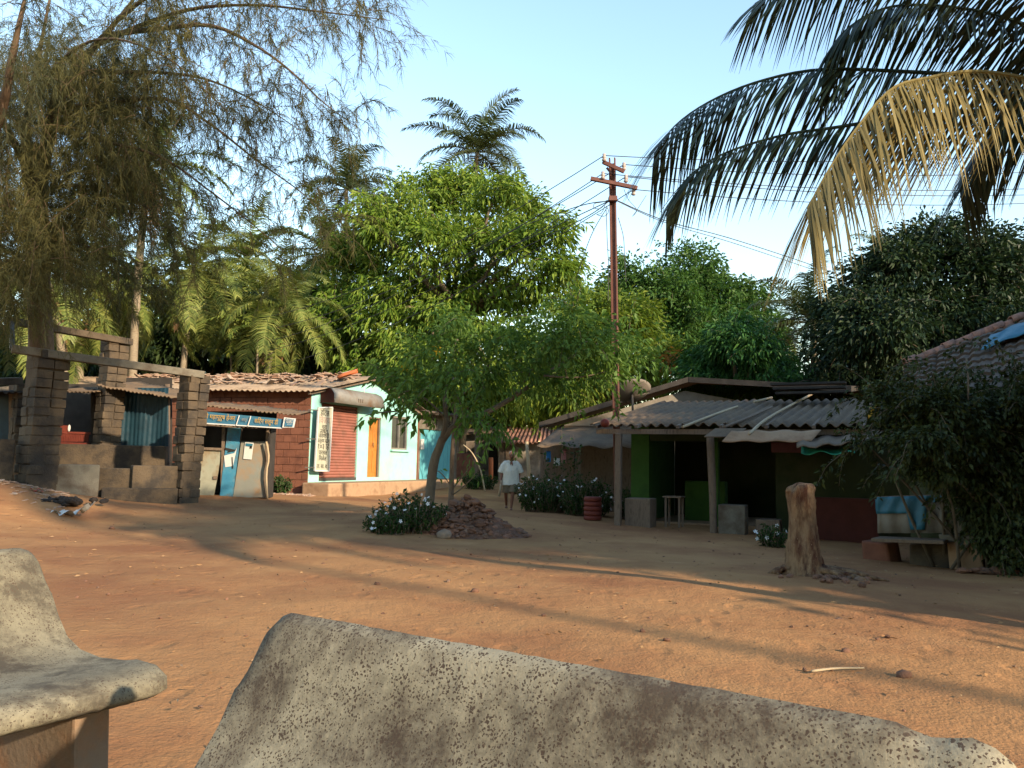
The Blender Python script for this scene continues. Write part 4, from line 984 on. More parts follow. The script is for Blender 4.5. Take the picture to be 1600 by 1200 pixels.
s2_, _ = hs(1113, 760, 0); part('post', MB().tube(smooth([hp(s2_ + .03, 0, hz - .3), hp(s2_, 0, hz + .9), hp(s2_ - .04, 0, ra[2] - .16)], 8), .075, 8, .04), M['wood'], h, True)
mb = MB(); T1 = 1.5; wt = rzh(T1)
def hw(s0, s1, t_, z0, z1, th=.18): mb.plate([hp(s0, t_, z0), hp(s1, t_, z0), hp(s1, t_, z1), hp(s0, t_, z1)], th, -ni)
g0, _ = hs(998, 720, T1); g1, _ = hs(1014, 720, T1)
hw(g0, g1, T1, hz - .3, wt); 
mb.plate([hp(g0, T1 + .02, hz - .3), hp(g0, 4.8, hz - .3), hp(g0, 4.8, rzh(4.8)), hp(g0, T1 + .02, wt)], .18, -e)
c0_, _ = hs(1110, 740, T1); c1_, _ = hs(1122, 740, T1); hw(c0_, c1_, T1, hz - .3, wt)
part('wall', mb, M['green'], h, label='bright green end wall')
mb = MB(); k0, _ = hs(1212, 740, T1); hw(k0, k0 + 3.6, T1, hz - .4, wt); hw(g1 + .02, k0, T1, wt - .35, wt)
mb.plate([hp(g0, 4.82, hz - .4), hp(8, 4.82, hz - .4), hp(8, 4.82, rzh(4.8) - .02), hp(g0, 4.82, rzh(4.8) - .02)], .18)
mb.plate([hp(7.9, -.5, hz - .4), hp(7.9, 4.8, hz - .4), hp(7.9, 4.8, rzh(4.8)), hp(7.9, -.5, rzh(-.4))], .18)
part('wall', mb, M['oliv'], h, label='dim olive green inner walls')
mb = MB(); mb.box(hp(1.2, T1 + 1.2, hz + .45), (.9, .35, .9), e); part('inner_partition', mb, M['green'], h, bevel=.02)
mb = MB(); mb.plate([hp(g0 + .2, T1 + .1, hz + .02), hp(k0, T1 + .1, hz + .02), hp(k0, 4.7, hz + .02), hp(g0 + .2, 4.7, hz + .02)], .3, UP); part('floor_slab', mb, M['plinth'], h)
def hb(px0, px1, py0, t_, dep, m_, nm, lab=None):
    a, zt = hs(px0, py0, t_); b, _ = hs(px1, py0, t_); q = MB(); q.box(hp((a + b) / 2, t_ + dep / 2, (hz - .35 + zt) / 2), (b - a, dep, zt - hz + .35), e)
    return part(nm, q, M[m_], h, bevel=.02, label=lab)
hb(976, 1016, 778, .15, .5, 'wood', 'veranda_wall'); hb(1122, 1164, 788, -.1, .4, 'plaster', 'veranda_wall', 'whitewashed block with peeling paint'); hb(1180, 1218, 811, .05, .4, 'wood', 'veranda_wall')
hb(1258, 1372, 776, .35, .15, 'maroon', 'veranda_wall', 'maroon painted low wall')
mb = MB(); a, z_ = hs(1200, 690, -.05); b, z2 = hs(1262, 707, -.05); mb.plate([hp(a, .4, z_), hp(b, .4, z_), hp(b, .4, z2), hp(a, .4, z2)], .03); part('fascia', mb, M['maroon'], h)
# table under the veranda
a, z_ = hs(1041, 776, .7); b, _ = hs(1062, 776, .7)
tb = thing('table', 'small dark wooden table in the veranda shade', 'table', hp((a + b) / 2, .8, hz))
part('tabletop', MB().box(hp((a + b) / 2, .8, z_), (b - a + .1, .4, .03), e), M['wood'], tb)
for i in (a, b):
    for j in (.65, .95): part('leg', MB().seg(hp(i, j, hz - .1), hp(i, j, z_ - .016), .04, .04), M['wood'], tb)
# sheets tucked under the eave
mb = MB().plate([P(1100, 682, 15.3), P(1150, 682, 15.0), P(1166, 669, 15.3), P(1118, 669, 15.6)], .02); solo('tin_sheet', mb, M['asbestos'], 'flat grey sheet jutting from under the corrugated eave', 'sheet')
V = np.stack([[P(1128 + (1268 - 1128) * i / 14 + j * 3, 690 - 17 * j / 5 + 1.3 * math.sin(i * 1.3), 14.9 - i * .03 + j * .05) for j in range(6)] for i in range(15)])
solo('awning_sheet', MB().grid(V), M['plinth'], 'brown ragged awning sheet hanging below the corrugated roof edge', 'awning', smooth=True, solid=.015)
V = np.stack([[P(1252 + 84 * i / 14, 708 - 10 * j / 5 + (6 * j / 5 if i > 6 else 0) * 0 + 3 * math.sin(i * .9) * (j < 2), 13.9 - i * .05 + j * .12) for j in range(6)] for i in range(15)])
solo('green_tarpaulin', MB().grid(V), M['tarpgreen'], 'green tarpaulin strip over the dark stall by the creeper', 'tarpaulin', smooth=True, solid=.01)
V = np.stack([[P(1245 + 140 * i / 14, 700 - 14 * j / 5 - i * .9, 13.7 - i * .05 + j * .3) + A3(0, 0, .03 * math.sin(i * 1.7)) for j in range(6)] for i in range(15)])
solo('awning_sheet', MB().grid(V), M['asbestos'], 'grey sheet awning above the green tarpaulin strip', 'awning', smooth=True, solid=.015)
SG = 'poles lying on the corrugated veranda roof'
for lab, pts in (('long pale bamboo nearest the roof left end on the veranda roof', [(1067, 667), (1110, 650), (1152, 635)]), ('short brown stick lying between two pale poles on the veranda roof', [(1132, 667), (1170, 652), (1206, 636)]),
                 ('thick pale pole overhanging the veranda eave', [(1171, 678), (1205, 650), (1274, 613)]), ('thin white pole near the top edge of the veranda roof', [(1178, 628), (1190, 625), (1206, 621)])):
    solo('roof_pole', MB().tube(smooth([onroof(x, y, .075) for x, y in pts], 8), .028, 6), M['wood'] if 'brown' in lab else M['bamboo'], lab, 'pole', group=SG, smooth=True)
mb = MB().tube([onroof(945, 661, .02), onroof(945, 661, .08), onroof(945, 661, .14)], [.07, .095, .07], 10); solo('clay_pot', mb, M['redclay'], 'red clay pot on the roof corner by the rusty pole', 'pot', smooth=True)
# black gable roof behind and its dish
GD = 22
t = thing('dark_house', 'house with a black sloping roof behind the corrugated roof', 'building', onG(1000, 790, GD + 1.5))
a, b, c, d_ = P(842, 668, GD), P(1075, 597, GD), P(1090, 600, GD + 5), P(860, 668, GD + 5)
mb = MB().plate([a, b, c, d_], .14, UP); mb.plate([b + A3(.01, 0, 0), P(1330, 612, GD - 2), P(1345, 610, GD + 3), c], .14, UP); part('roof', mb, M['darkroof'], t)
mb = MB(); g_ = float(gz(a[0], a[1])) - .3
mb.plate([A3(a[0] + .7, a[1] + .4, g_), A3(b[0] + 2.5, b[1] + .4, g_), A3(b[0] + 2.5, b[1] + .4, b[2] - .6), A3(b[0], b[1] + .4, b[2] - .2), A3(a[0] + .7, a[1] + .4, a[2] + .1)], .2, A3(0, -1, 0)); part('wall', mb, M['greywall'], t)
mb = MB()
for k in range(3): mb.seg(P(1205 + 4 * k, 601 + 7 * k, 19.5 - k * .3), P(1322, 598 + 7 * k, 18.8 - k * .3), .35, .05)
part('ridge_sheets', mb, M['darkroof'], t)
dc = P(987, 614, 20.5)
t = thing('satellite_dish', 'grey satellite dish tilted up above the roofs by the pole', 'satellite dish', P(995, 640, 20.5))
fw = nrm(A3(-.12, .5, .86)); ax_ = nrm(np.cross(fw, UP)); ay_ = np.cross(ax_, fw)
rr_ = np.linspace(.001, .5, 8); th_ = np.linspace(0, 2 * math.pi, 29)
V = np.stack([[dc + ax_ * r_ * math.cos(a) + ay_ * r_ * math.sin(a) + fw * (.5 * r_ * r_ - .05) for a in th_] for r_ in rr_])
part('reflector', MB().grid(V), M['dish'], t, True, solid=.012)
part('feed_arm', MB().tube([dc + ay_ * -.45, dc + fw * .4], .014, 6), M['darkmetal'], t, True)
mb = MB().tube([dc - fw * .06, dc - fw * .16 - UP * .3, P(997, 650, 20.5)], .03, 7); mb.seg(dc - fw * .055 - ay_ * .2, dc - fw * .055 + ay_ * .2, .03, .03); part('mast', mb, M['darkmetal'], t, True)
# grey sheet hut between
t = thing('hut', 'hut with drooping grey sheet awning behind the flowering bushes', 'hut', onG(900, 790, 21.5))
V = np.stack([[P(838 + 165 * i / 20, 697 + 2.5 * math.sin(i * 1.1) + 3 * (i / 20), 20.3) * (1 - j / 5) + P(878 + 150 * i / 20, 664, 22.5) * (j / 5) for j in range(6)] for i in range(21)])
part('awning', MB().grid(V), M['asbestos'], t, True, solid=.015)
mb = MB()
for i in range(26): 
    x = 850 + i * 6.4; mb.seg(P(x, 800, 22), P(x + rng.normal(0, 1), 690, 22), .12, .03, A3(0, -1, 0))
part('plank_wall', mb, M['wood'], t)
mb = MB()
for x in (846, 905, 990): mb.seg(P(x, 800, 20.7), P(x, 692, 20.7), .06, .06)
part('posts', mb, M['wood'], t)
WG = 'clothes drying under the hut awning'
for lab, x, y, w_, l_, mt in (('bright blue cloth hanging under the hut awning', 857, 705, 7, 17, 'cloth_blue'), ('pink cloth hanging right of the white cloth', 881, 702, 7, 22, 'cloth_pink'), ('white cloth hanging between blue and pink cloths', 870, 716, 9, 12, 'paper')):
    V = np.stack([[P(x - w_ / 2 + w_ * i / 8, y + l_ * j / 6, 20.6 + .03 * math.sin(i * 2 + j * .3)) for j in range(7)] for i in range(9)])
    solo('cloth', MB().grid(V), M[mt], lab, 'cloth', group=WG, smooth=True, solid=.008)
# far cottage
t = thing('cottage', 'far cottage with orange tiled roof and grey wall beyond the man', 'building', onG(810, 745, 38))
a, b, c, d_ = P(772, 693, 37.3), P(868, 690, 37.3), P(868, 668, 40), P(790, 668, 40)
part('roof', corr(a, b, d_, c, .2, .05), M['tile'], t, True, solid=.03)
q = [P(780, 760, 38), P(860, 760, 38), P(860, 690, 38), P(780, 690, 38)]
part('wall', MB().plate(q, 2, A3(0, -1, 0)), M['greywall'], t)
part('door', MB().plate([P(762 + 28, 745, 37.95), P(762 + 42, 745, 37.95), P(762 + 42, 700, 37.95), P(762 + 28, 700, 37.95)], .04), M['wood'], t)
t = thing('shed', 'grey plastered shed with dark doorway left of the far cottage', 'shed', onG(752, 745, 40))
part('wall', MB().plate([P(728, 760, 40), P(779, 760, 40), P(779, 676, 40), P(728, 680, 40)], 2, A3(0, -1, 0)), M['greywall'], t)
part('doorway', MB().plate([P(764, 748, 39.95), P(777, 748, 39.95), P(777, 693, 39.95), P(764, 693, 39.95)], .04), M['darkroof'], t)  # dark plate painted as the shade inside the open doorway
part('roof', MB().plate([P(722, 680, 39.4), P(782, 676, 39.4), P(790, 668, 42), P(730, 670, 42)], .12, UP), M['tileold'], t)
mb = MB().tube([onG(767, 756, 36, -.1), P(767, 715, 36)], .1, 8); solo('gate_post', mb, M['orange_tile'], 'short orange gate post in the lane beyond the man', 'post', smooth=True)
mb = MB().tube(smooth([onG(758, 765, 30, -.05), P(751, 735, 30), P(738, 708, 30), P(724, 695, 30)], 10), [.035, .02], 6); solo('dead_branch', mb, M['bamboo'], 'pale bare curved branch sticking up behind the sapling', 'branch', smooth=True)
mb = MB().tube([onG(829, 780, 29, -.05), P(823, 690, 29)], .06, 8); solo('wooden_post', mb, M['bamboo'], 'pale bare post behind the man', 'post', smooth=True)
# tiled house at right
t = thing('tiled_house', 'old clay tiled house half hidden behind the creeper', 'building', onG(1560, 800, 13.5))
def tiles(A, B, D, C, pu=.19, pv=.24):
    A, B, C, D = map(np.asarray, (A, B, C, D)); L_ = np.linalg.norm(B - A); H_ = np.linalg.norm(D - A)
    nu = int(L_ / pu) * 6 + 1; rows = int(H_ / pv); n = nrm(np.cross(B - A, D - A)); n = n if n[2] > 0 else -n
    vv = np.repeat(np.arange(rows + 1) / rows, 2)[1:-1]; st = np.tile([0.045, 0.0], rows)
    uu = np.linspace(0, 1, nu)
    U_, V_ = np.meshgrid(uu, vv, indexing='ij')
    base = (A * (1 - U_[..., None]) + B * U_[..., None]) * (1 - V_[..., None]) + (D * (1 - U_[..., None]) + C * U_[..., None]) * V_[..., None]
    ro = np.tile(rng.normal(0, .012, (nu // 6 + 1, 1)).repeat(6, 0)[:nu], (1, len(vv))) + rng.normal(0, .004, (nu, len(vv)))
    wv = np.abs(np.sin(U_ * L_ / pu * math.pi)) * .035
    return MB().grid(base + n * (wv + st[None, :] + ro)[..., None])
A_, B_, Cc, D_ = P(1412, 640, 12.4), P(1665, 640, 9.9), P(1650, 480, 12.3), P(1412, 572, 14.9); Cc = RP(1655, 478, A_, np.cross(B_ - A_, D_ - A_))
part('roof', tiles(A_, B_, D_, Cc), M['tileold'], t, False)
mb = MB()
for i in range(16):
    a = D_ + (Cc - D_) * i / 16; b = D_ + (Cc - D_) * (i + 1.12) / 16; th_ = np.linspace(0, math.pi, 8); sd = nrm(np.cross(b - a, UP)); j_ = rng.normal(0, .02)
    mb.grid(np.stack([[q + sd * math.cos(x) * .12 + UP * (math.sin(x) * .12 + j_) for x in th_] for q in (a, b)]))
part('ridge_tiles', mb, M['tile'], t, True, solid=.02)
dn = A3(0, 0, -1.0)
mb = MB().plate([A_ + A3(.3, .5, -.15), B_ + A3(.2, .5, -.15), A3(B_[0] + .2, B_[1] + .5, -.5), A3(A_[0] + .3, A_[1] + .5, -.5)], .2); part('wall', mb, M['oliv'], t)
rnn = nrm(np.cross(B_ - A_, D_ - A_)); rnn = rnn if rnn[2] > 0 else -rnn
V = np.stack([[RP(1548 + 90 * i / 12 - 4 * j, 523 - i * 2.9 + 6 * j + 1.5 * math.sin(i), A_ + rnn * (.14 + .02 * math.sin(i + j)), rnn) for j in range(5)] for i in range(13)])
solo('blue_tarpaulin', MB().grid(V), M['tarpbright'], 'bright blue tarpaulin scrap spread on the tiled roof ridge', 'tarpaulin', smooth=True, solid=.01)
for lab, x, mt in (('yellow plastic sack tucked at the veranda roof corner', 1362, 'yellow'), ('blue plastic sack beside the yellow sack on the roof corner', 1378, 'cloth_blue')):
    V = np.stack([[P(x - 8 + 17 * i / 8 + j, 655 - 19 * j / 6 - i * .9, 14.0 + .05 * math.sin(i * 1.5 + j) - .02 * i) for j in range(7)] for i in range(9)])
    solo('plastic_sack', MB().grid(V), M[mt], lab, 'sack', smooth=True, solid=.02)
# stall of corrugated tin with a blue tarp on stone blocks
SDp = 11.8
t = thing('tin_counter', 'corrugated tin counter half draped with torn blue tarpaulin', 'counter', onG(1440, 880, SDp))
q0, q1 = P(1372, 833, SDp + .1), P(1507, 833, SDp - .7); q2 = P(1507, 782, SDp - .7); 
cs = corr(q0, q1, q0 + UP * .5, q1 + UP * .5, .24, .03, 3); part('tin_sheet', cs, M['tin'], t, True, solid=.01)
dq = nrm(q1 - q0); nq = nrm(A3(dq[1], -dq[0], 0))
V = []
for i in range(30):
    u_ = i / 29; lo = .05 if .38 < u_ < .62 else (.28 if u_ < .38 else .44 - .02 * math.sin(i))
    V.append([q0 + dq * u_ * np.linalg.norm(q1 - q0) * .98 + UP * (.52 - (.52 - lo) * j / 6) + nq * (.06 + .02 * math.sin(i * 1.1 + j * .6)) for j in range(7)])
part('tarpaulin', MB().grid(np.array(V)), M['tarpbright'], t, True, solid=.008)
mb = MB(); top = q0 + UP * .53; mb.plate([top, q1 + UP * .53, q1 + UP * .53 - nq * .8, top - nq * .8], .03, UP); mb.plate([q1 - nq * .02, q1 + UP * .5 - nq * .02, q1 + UP * .5 - nq * .8, q1 - nq * .8], .03, e); part('frame', mb, M['wood'], t)
zs_ = P(1440, 850, SDp)[2]
pk_ = [(('flat wooden planks laid under the tin counter'), MB().seg(P(1370, 846, SDp - .15), P(1500, 852, SDp - .75), .35, .05), 'wood', 'plank')]
solo('plank', MB().seg(P(1368, 842, SDp - .1), P(1480, 846, SDp - .65), .5, .05), M['wood'], 'flat weathered plank laid on stone blocks below the tin counter', 'plank', bevel=.008)
BG = 'rough blocks under and beside the tin counter'
for lab, x0, x1, yt, yb, dd, mt in (('reddish sloping block at the left end under the flat plank', 1366, 1408, 846, 880, SDp, 'laterite'), ('long dark block in the middle under the flat plank', 1440, 1502, 850, 884, SDp - .4, 'stone'),
                                    ('squared pale stone block standing right of the counter', 1503, 1553, 847, 888, SDp - .8, 'plinth'), ('flat brown stone resting on the squared pale block', 1490, 1542, 834, 847, SDp - .75, 'plaster')):
    a = P((x0 + x1) / 2, yb, dd); zt = P(x0, yt, dd)[2]; z0 = a[2] - (.15 if yb > 860 else 0)
    mb = MB().box(A3(a[0], a[1] + .2, (zt + z0) / 2), ((x1 - x0) * dd / F, .4, zt - z0), dq)
    mb.v[-1] = mb.v[-1] + rng.normal(0, .02, mb.v[-1].shape)
    solo('stone_block', mb, M[mt], lab, 'stone block', group=BG, bevel=.03)
mb = MB()
for i in range(9): mb.rock(onG(1550 + rng.normal(0, 20), 905 + rng.normal(0, 4), 10.3, .04), (.13, .09, .05))
solo('rubble', mb, M['rubble'], 'flat broken stones in the shade by the squared block', 'rubble', kind='stuff')
# red pot stand by the bushes
mb = MB(); p = onG(926, 812, 17.6)
for k in range(5): mb.tube([p + UP * (.1 * k), p + UP * (.1 * k + .02), p + UP * (.1 * k + .08), p + UP * (.1 * k + .1)], [.17, .195, .195, .17], 16)
solo('planter', mb, M['redclay'], 'ribbed red planter standing before the white flowering bushes', 'planter', smooth=True)

# ------------------------------------------------------------------ electricity pole
PD = 18.2; pb = onG(966, 815, PD)
t = thing('electricity_pole', 'rusty brown steel electricity pole with two crossarms', 'utility pole', pb)
pt = P(956.5, 247, PD); pb2 = P(965, 790, PD); ud = nrm(pt - pb2); xd = nrm(A3(1, -.25, 0)); yd_ = np.cross(ud, xd)
mb = MB()
for s_ in (-1, 1): mb.seg(pb2 - ud * .7 + xd * .058 * s_, pt + xd * .058 * s_, .03, .10, yd_)
mb.seg(pb2 - ud * .7, pt - ud * .12, .115, .03, yd_)
part('shaft', mb, M['rust'], t, bevel=.004)
arms = [(P(942, 253, PD - .1), P(975, 268, PD - .25)), (P(923, 279, PD - .1), P(996, 294, PD - .25))]
for a, b in arms: part('crossarm', MB().seg(a, b, .09, .08), M['rust'], t, bevel=.005)
part('clamp', MB().seg(P(951, 311, PD - .12), P(964, 311, PD - .12), .16, .1), M['rust'], t)
part('brace', MB().seg(P(948, 262, PD - .12), P(956, 272, PD - .12), .04, .04), M['rust'], t)
INS = [(944, 246), (975, 260), (942, 274), (978, 279), (990, 299)]
for x, y in INS:
    c = P(x, y, PD - .17); part('insulator', MB().tube([c - UP * .09, c - UP * .06, c - UP * .02, c, c + UP * .03, c + UP * .08], [.03, .055, .03, .055, .035, .04], 10), M['porcelain'], t, True)
WG = 'overhead wires strung from the rusty pole'
def wire(label, pts, r=.009, sag=.0):
    q = [P(*p) for p in pts]
    c = smooth(q, 24) if len(q) > 2 else curve(q[0], q[1], sag, 24)
    solo('power_line', MB().tube(c, r, 5), M['wire'], label, 'wire', group=WG, smooth=True)
for i, (x, y) in enumerate(INS):
    wire(['wire running left from the topmost insulator', 'wire running left from the right end of the upper crossarm', 'wire running left from the left insulator of the lower crossarm', 'wire running left from the second insulator of the lower crossarm', 'wire running left from the insulator hung under the lower crossarm'][i],
         [(x, y - 3, PD - .17), (330, (505, 525, 545, 560, 588)[i], 33)], .01, .9)
    wire(['level wire running right from the topmost insulator', 'level wire running right from the right end of the upper crossarm', 'level wire running right from the left insulator of the lower crossarm', 'level wire running right from the second insulator of the lower crossarm', 'level wire running right from the insulator hung under the lower crossarm'][i],
         [(x, y - 3, PD - .17), (1700, (232, 262, 290, 300, 312)[i], 24)], .01, .25)
wire('service cable falling right behind the palm fronds', [(964, 313, PD - .1), (1040, 345, 19), (1150, 375, 21), (1300, 425, 24), (1420, 470, 27)], .011)
wire('second service cable just below the first one', [(964, 314, PD - .1), (1040, 348, 19), (1150, 381, 21), (1300, 432, 24), (1420, 478, 27)], .009)
for k, (x, y, lab) in enumerate(((820, 352, 'upper thick cable running left from the clamp'), (800, 385, 'middle thick cable running left from the clamp'), (770, 410, 'lower thick cable running left from the clamp'))):
    wire(lab, [(952, 314, PD - .1), (905, (322, 336, 345)[k], 20), (x, y, 24)], .012)
wire('slack cable dropping from the clamp down to the bright tree', [(948, 325, PD - .1), (925, 365, 18.5), (905, 420, 19), (890, 470, 20)], .009)
wire('cable hanging straight down left of the pole', [(947, 325, PD - .1), (949, 380, PD), (951, 420, PD), (950, 470, PD)], .008)
wire('thin cable drooping right of the pole', [(966, 340, PD - .1), (974, 370, PD), (976, 405, PD), (978, 440, PD)], .008)
lp = [(952, 312), (940, 316), (929, 318), (928, 325), (938, 326), (945, 320), (940, 333), (932, 335), (945, 338), (951, 330), (947, 322)]
wire('tangled loop of cable beside the clamp', [(x, y, PD - .15) for x, y in lp], .008)
wire('drooping loop of wire right of the lower crossarm', [(975, 296, PD - .2), (982, 312, PD), (995, 328, PD), (988, 338, PD), (994, 330, PD), (1010, 305, PD)], .006)

# ------------------------------------------------------------------ bushes
def flowerm():
    m = MB()
    for k in range(5):
        a = k * 2 * math.pi / 5; d_ = A3(math.cos(a), math.sin(a), .15); s_ = A3(-math.sin(a), math.cos(a), 0)
        m.add([A3(0, 0, 0), d_ * .6 + s_ * .32, d_ + A3(0, 0, .05), d_ * .6 - s_ * .32], [(0, 1, 2, 3)])
    return m.mesh('flower', M['petal'], A3(0, 0, 0), False)
FM = flowerm()
def bush(name, label, base, stems, hgt, sprd, nfl, lm='lf_bush', L=.07, W=.028, per=26, fs=.03, group=None, cat='bush'):
    base = np.asarray(base, float); t = thing(name, label, cat, base, group)
    w = MB(); m = MB(); tips = []
    for k in range(stems):
        a = rng.uniform(0, 6.28); r = math.sqrt(rng.uniform(0, 1)); f = base + A3(math.cos(a) * sprd[0] * r * .55, math.sin(a) * sprd[1] * r * .55, 0); f[2] = float(gz(f[0], f[1]))
        tp_ = f + A3(math.cos(a) * sprd[0] * .45 * r, math.sin(a) * sprd[1] * .45 * r, hgt * rng.uniform(.55, 1.05) * (1 - .35 * r * r))
        c = curve(f - UP * .03, tp_, 0, 7, .02); w.tube(c, [.009, .004], 4, cap=False)
        n = per; s_ = rng.uniform(.2, 1, n) * 5.99; i = s_.astype(int); q = c[i] + (c[np.minimum(i + 1, 6)] - c[i]) * (s_ - i)[:, None]
        d_ = nrm(rng.normal(0, 1, (n, 3)) + UP * .25); m.add(*leafquads(q, d_, L * rng.uniform(.6, 1.3, n), W * rng.uniform(.7, 1.2, n), .15)); tips.append(tp_)
    part('stems', w, M['wood'], t); part('foliage', m, M[lm], t)
    for k in range(nfl):
        p = tips[rng.integers(0, len(tips))] + rng.normal(0, .04, 3) - UP * rng.uniform(0, hgt * .5) * (rng.random() < .6)
        o = bpy.data.objects.new('flower', FM); COL.objects.link(o); o.parent = t
        p = p + A3(0, -.05 - (rng.random() < .5) * sprd[1] * .3, .03)
        o.location = p - base; o.scale = (fs * rng.uniform(.8, 1.2),) * 3; o.rotation_euler = (R(rng.uniform(20, 85)), rng.normal(0, .4), rng.uniform(-.6, .6))
    return t
bush('periwinkle_bush', 'white flowered bush at the foot of the leaning young tree', onG(640, 828, 13.0), 130, .62, (.62, .5), 26, group='white flowered periwinkle bushes')
bush('periwinkle_bush', 'low trailing white flowered bush left of the rubble', onG(602, 840, 12.6), 55, .34, (.4, .3), 8, group='white flowered periwinkle bushes')
WB = 'white flowered bushes beside the veranda house'
bush('periwinkle_bush', 'broad white flowered bush just right of the walking man', onG(850, 806, 19.6), 190, .95, (.75, .7), 46, group=WB, L=.09, W=.035)
bush('periwinkle_bush', 'white flowered bush behind the ribbed red planter', onG(915, 810, 18.8), 170, .95, (.7, .6), 34, group=WB, L=.09, W=.035)
bush('periwinkle_bush', 'white flowered bush between the veranda post and green wall', onG(985, 815, 18.3), 70, .75, (.35, .4), 14, group=WB, L=.09, W=.035)
bush('periwinkle_bush', 'small white flowered plant behind the tree stump', onG(1205, 848, 13.4), 40, .42, (.26, .22), 9, fs=.035)
bush('leafy_weed', 'tall twiggy shrub rising out of the white flowered bushes', onG(880, 800, 19.9), 12, 2.1, (.55, .4), 0, L=.12, W=.06, per=22, cat='shrub')
bush('leafy_weed', 'green weed at the foot of the laterite wall', onG(436, 770, 23.4), 45, .6, (.35, .3), 0, L=.1, W=.05, cat='weed')
bush('leafy_weed', 'green weeds in the lane behind the sapling', onG(748, 757, 31), 60, .7, (.7, .4), 0, L=.12, W=.05, cat='weed')
bush('leafy_weed', 'tall thin weed with broad leaves left of the young tree', onG(650, 800, 13.4), 5, .85, (.2, .2), 0, L=.11, W=.06, per=9, cat='weed')

# big creeper shrub at right
cbs = onG(1500, 870, 11.2)
t = thing('creeper_shrub', 'huge dark straggling creeper covering the right side of the yard', 'shrub', cbs)
lob = LB([(1375, 625, 22), (1400, 660, 26), (1440, 640, 34), (1490, 628, 34), (1550, 632, 36), (1605, 632, 40), (1440, 690, 38), (1500, 680, 46), (1570, 680, 50), (1620, 700, 50), (1500, 745, 40), (1560, 760, 46),
          (1610, 800, 46), (1455, 735, 26), (1580, 840, 40), (1480, 590, 14), (1590, 590, 16), (1350, 690, 14)], 10.6, .7)
lob += LB([(1420, 622, 22), (1560, 665, 46), (1470, 640, 40), (1530, 720, 46), (1430, 715, 24), (1600, 660, 44), (1540, 800, 36), (1385, 612, 14), (1590, 845, 40), (1610, 880, 36), (1570, 870, 26)], 10.9, .6)
cl, own = clumps(lob, 620)
m = MB().add(*clump_leaves(cl, P(1520, 690, 11), 60, .15, .07, .042, .45))
sp, st_ = sprigs(lob, 170, .75, .06); m.add(*clump_leaves(sp, P(1520, 690, 11), 4, .045, .07, .04, .4)); part('crown', m, M['lf_creep'], t)
w = MB()
for q in st_: w.tube(q, [.006, .003], 4, cap=False)
for i, (c, r_) in enumerate(lob):
    f = cbs + A3(rng.normal(0, .25) + .3, rng.normal(0, .2), 0); w.tube(smooth([f, (f + c) / 2 + rng.normal(0, .15, 3) + UP * .2, c], 8), [.025, .008], 5)
    for q in cl[own == i][::4]: w.tube(curve(c, q, -.05, 4, .03), [.008, .003], 4, cap=False)
w.tube(smooth([P(1512, 640, 10.2), P(1513, 590, 10.2), P(1510, 560, 10.3)], 6), .012, 5)
part('stems', w, M['bark'], t, True)
rng = np.random.default_rng(21)
# right-hand trees that shade the yard; wide ones added unseen to dim sky light
for lab, x, y, hh, rr in (('leafy shade tree standing right of the yard nearest the benches', 10.2, 5.4, 6.2, 1.9), ('leafy shade tree standing right of the creeper', 11.6, 8.0, 7.4, 2.4), ('leafy shade tree standing beyond the tiled house', 14.4, 11.0, 8.2, 2.6), ('wide shade tree far right of the veranda house', 19.0, 3.0, 10.5, 3.6), ('wide shade tree behind the photographer at left', -7.0, -9.0, 11.0, 4.2), ('wide shade tree behind the photographer in the middle', 0.5, -13.0, 11.0, 4.2)):
    b = A3(x, y, float(gz(x, y)))
    lob = [(b + A3(rng.normal(0, rr * .5), rng.normal(0, rr * .5), hh - rr * .9 - rng.uniform(0, hh * .45)), rr * rng.uniform(.5, .75)) for _ in range(11)]
    lob.append((b + UP * (hh - rr * .7), rr * .7))
    tree('broadleaf_tree', lab, b, lob, M['lf_mango'], M['bark'], .2, b + UP * (hh * .35), 360, 62, .6, .34, .14, .5, group='shade trees along the right of the yard')
for lab, x, y, hh in (('tall coconut palm behind the benches on the right', 13.0, -5.8, 13.4), ('tall coconut palm beside the shade trees on the right', 12.6, -1.0, 8.6), ('coconut palm close to the nearest shade tree', 11.5, .8, 7.4)):
    b = A3(x, y, float(gz(x, y))); palm(lab, b, b + A3(.4, .3, hh), 'a', x, 1.0, .085, bend=.05)
# ------------------------------------------------------------------ rubble island, stones, stump
mb = MB(); pc = onG(735, 828, 13.4)
for i in range(900):
    a = rng.uniform(0, 6.28); r = rng.uniform(0, 1) ** .6
    x = pc[0] + math.cos(a) * r * 1.02 - .05; y = pc[1] + math.sin(a) * r * .75
    hgt = .56 * max(0, 1 - r) ** 1.05 * (1 if x < pc[0] + .35 else .75)
    s_ = rng.uniform(.018, .06) if rng.random() < .7 else rng.uniform(.06, .12)
    mb.rock((x, y, float(gz(x, y)) + hgt * rng.uniform(.75, 1.05)), np.array([1, .75, rng.uniform(.3, .7)]) * s_)
r_ = np.linspace(0, 1, 12); th_ = np.linspace(0, 2 * math.pi, 33)
rows = []
for q in r_:
    row = [A3(pc[0] + math.cos(a) * q * 1.1, pc[1] + math.sin(a) * q * .85, 0) for a in th_[:-1]]
    for p in row: p[2] = float(gz(p[0], p[1])) - .04 + .5 * (1 - q) ** 1.1
    row.append(row[0]); rows.append(row)
mb.grid(np.array(rows))
solo('rubble_pile', mb, M['rubble'], 'heap of broken red stones and earth around the sapling', 'rubble pile', kind='stuff')
p = onG(694, 838, 12.5, .05); mb = MB().ell(p, (.12, .1, .085), 12, 8, .06); solo('rock', mb, M['rock'], 'rounded grey brown rock in front of the rubble heap', 'rock', smooth=True)
sb = onG(1258, 898, 8.8); d8 = 8.8
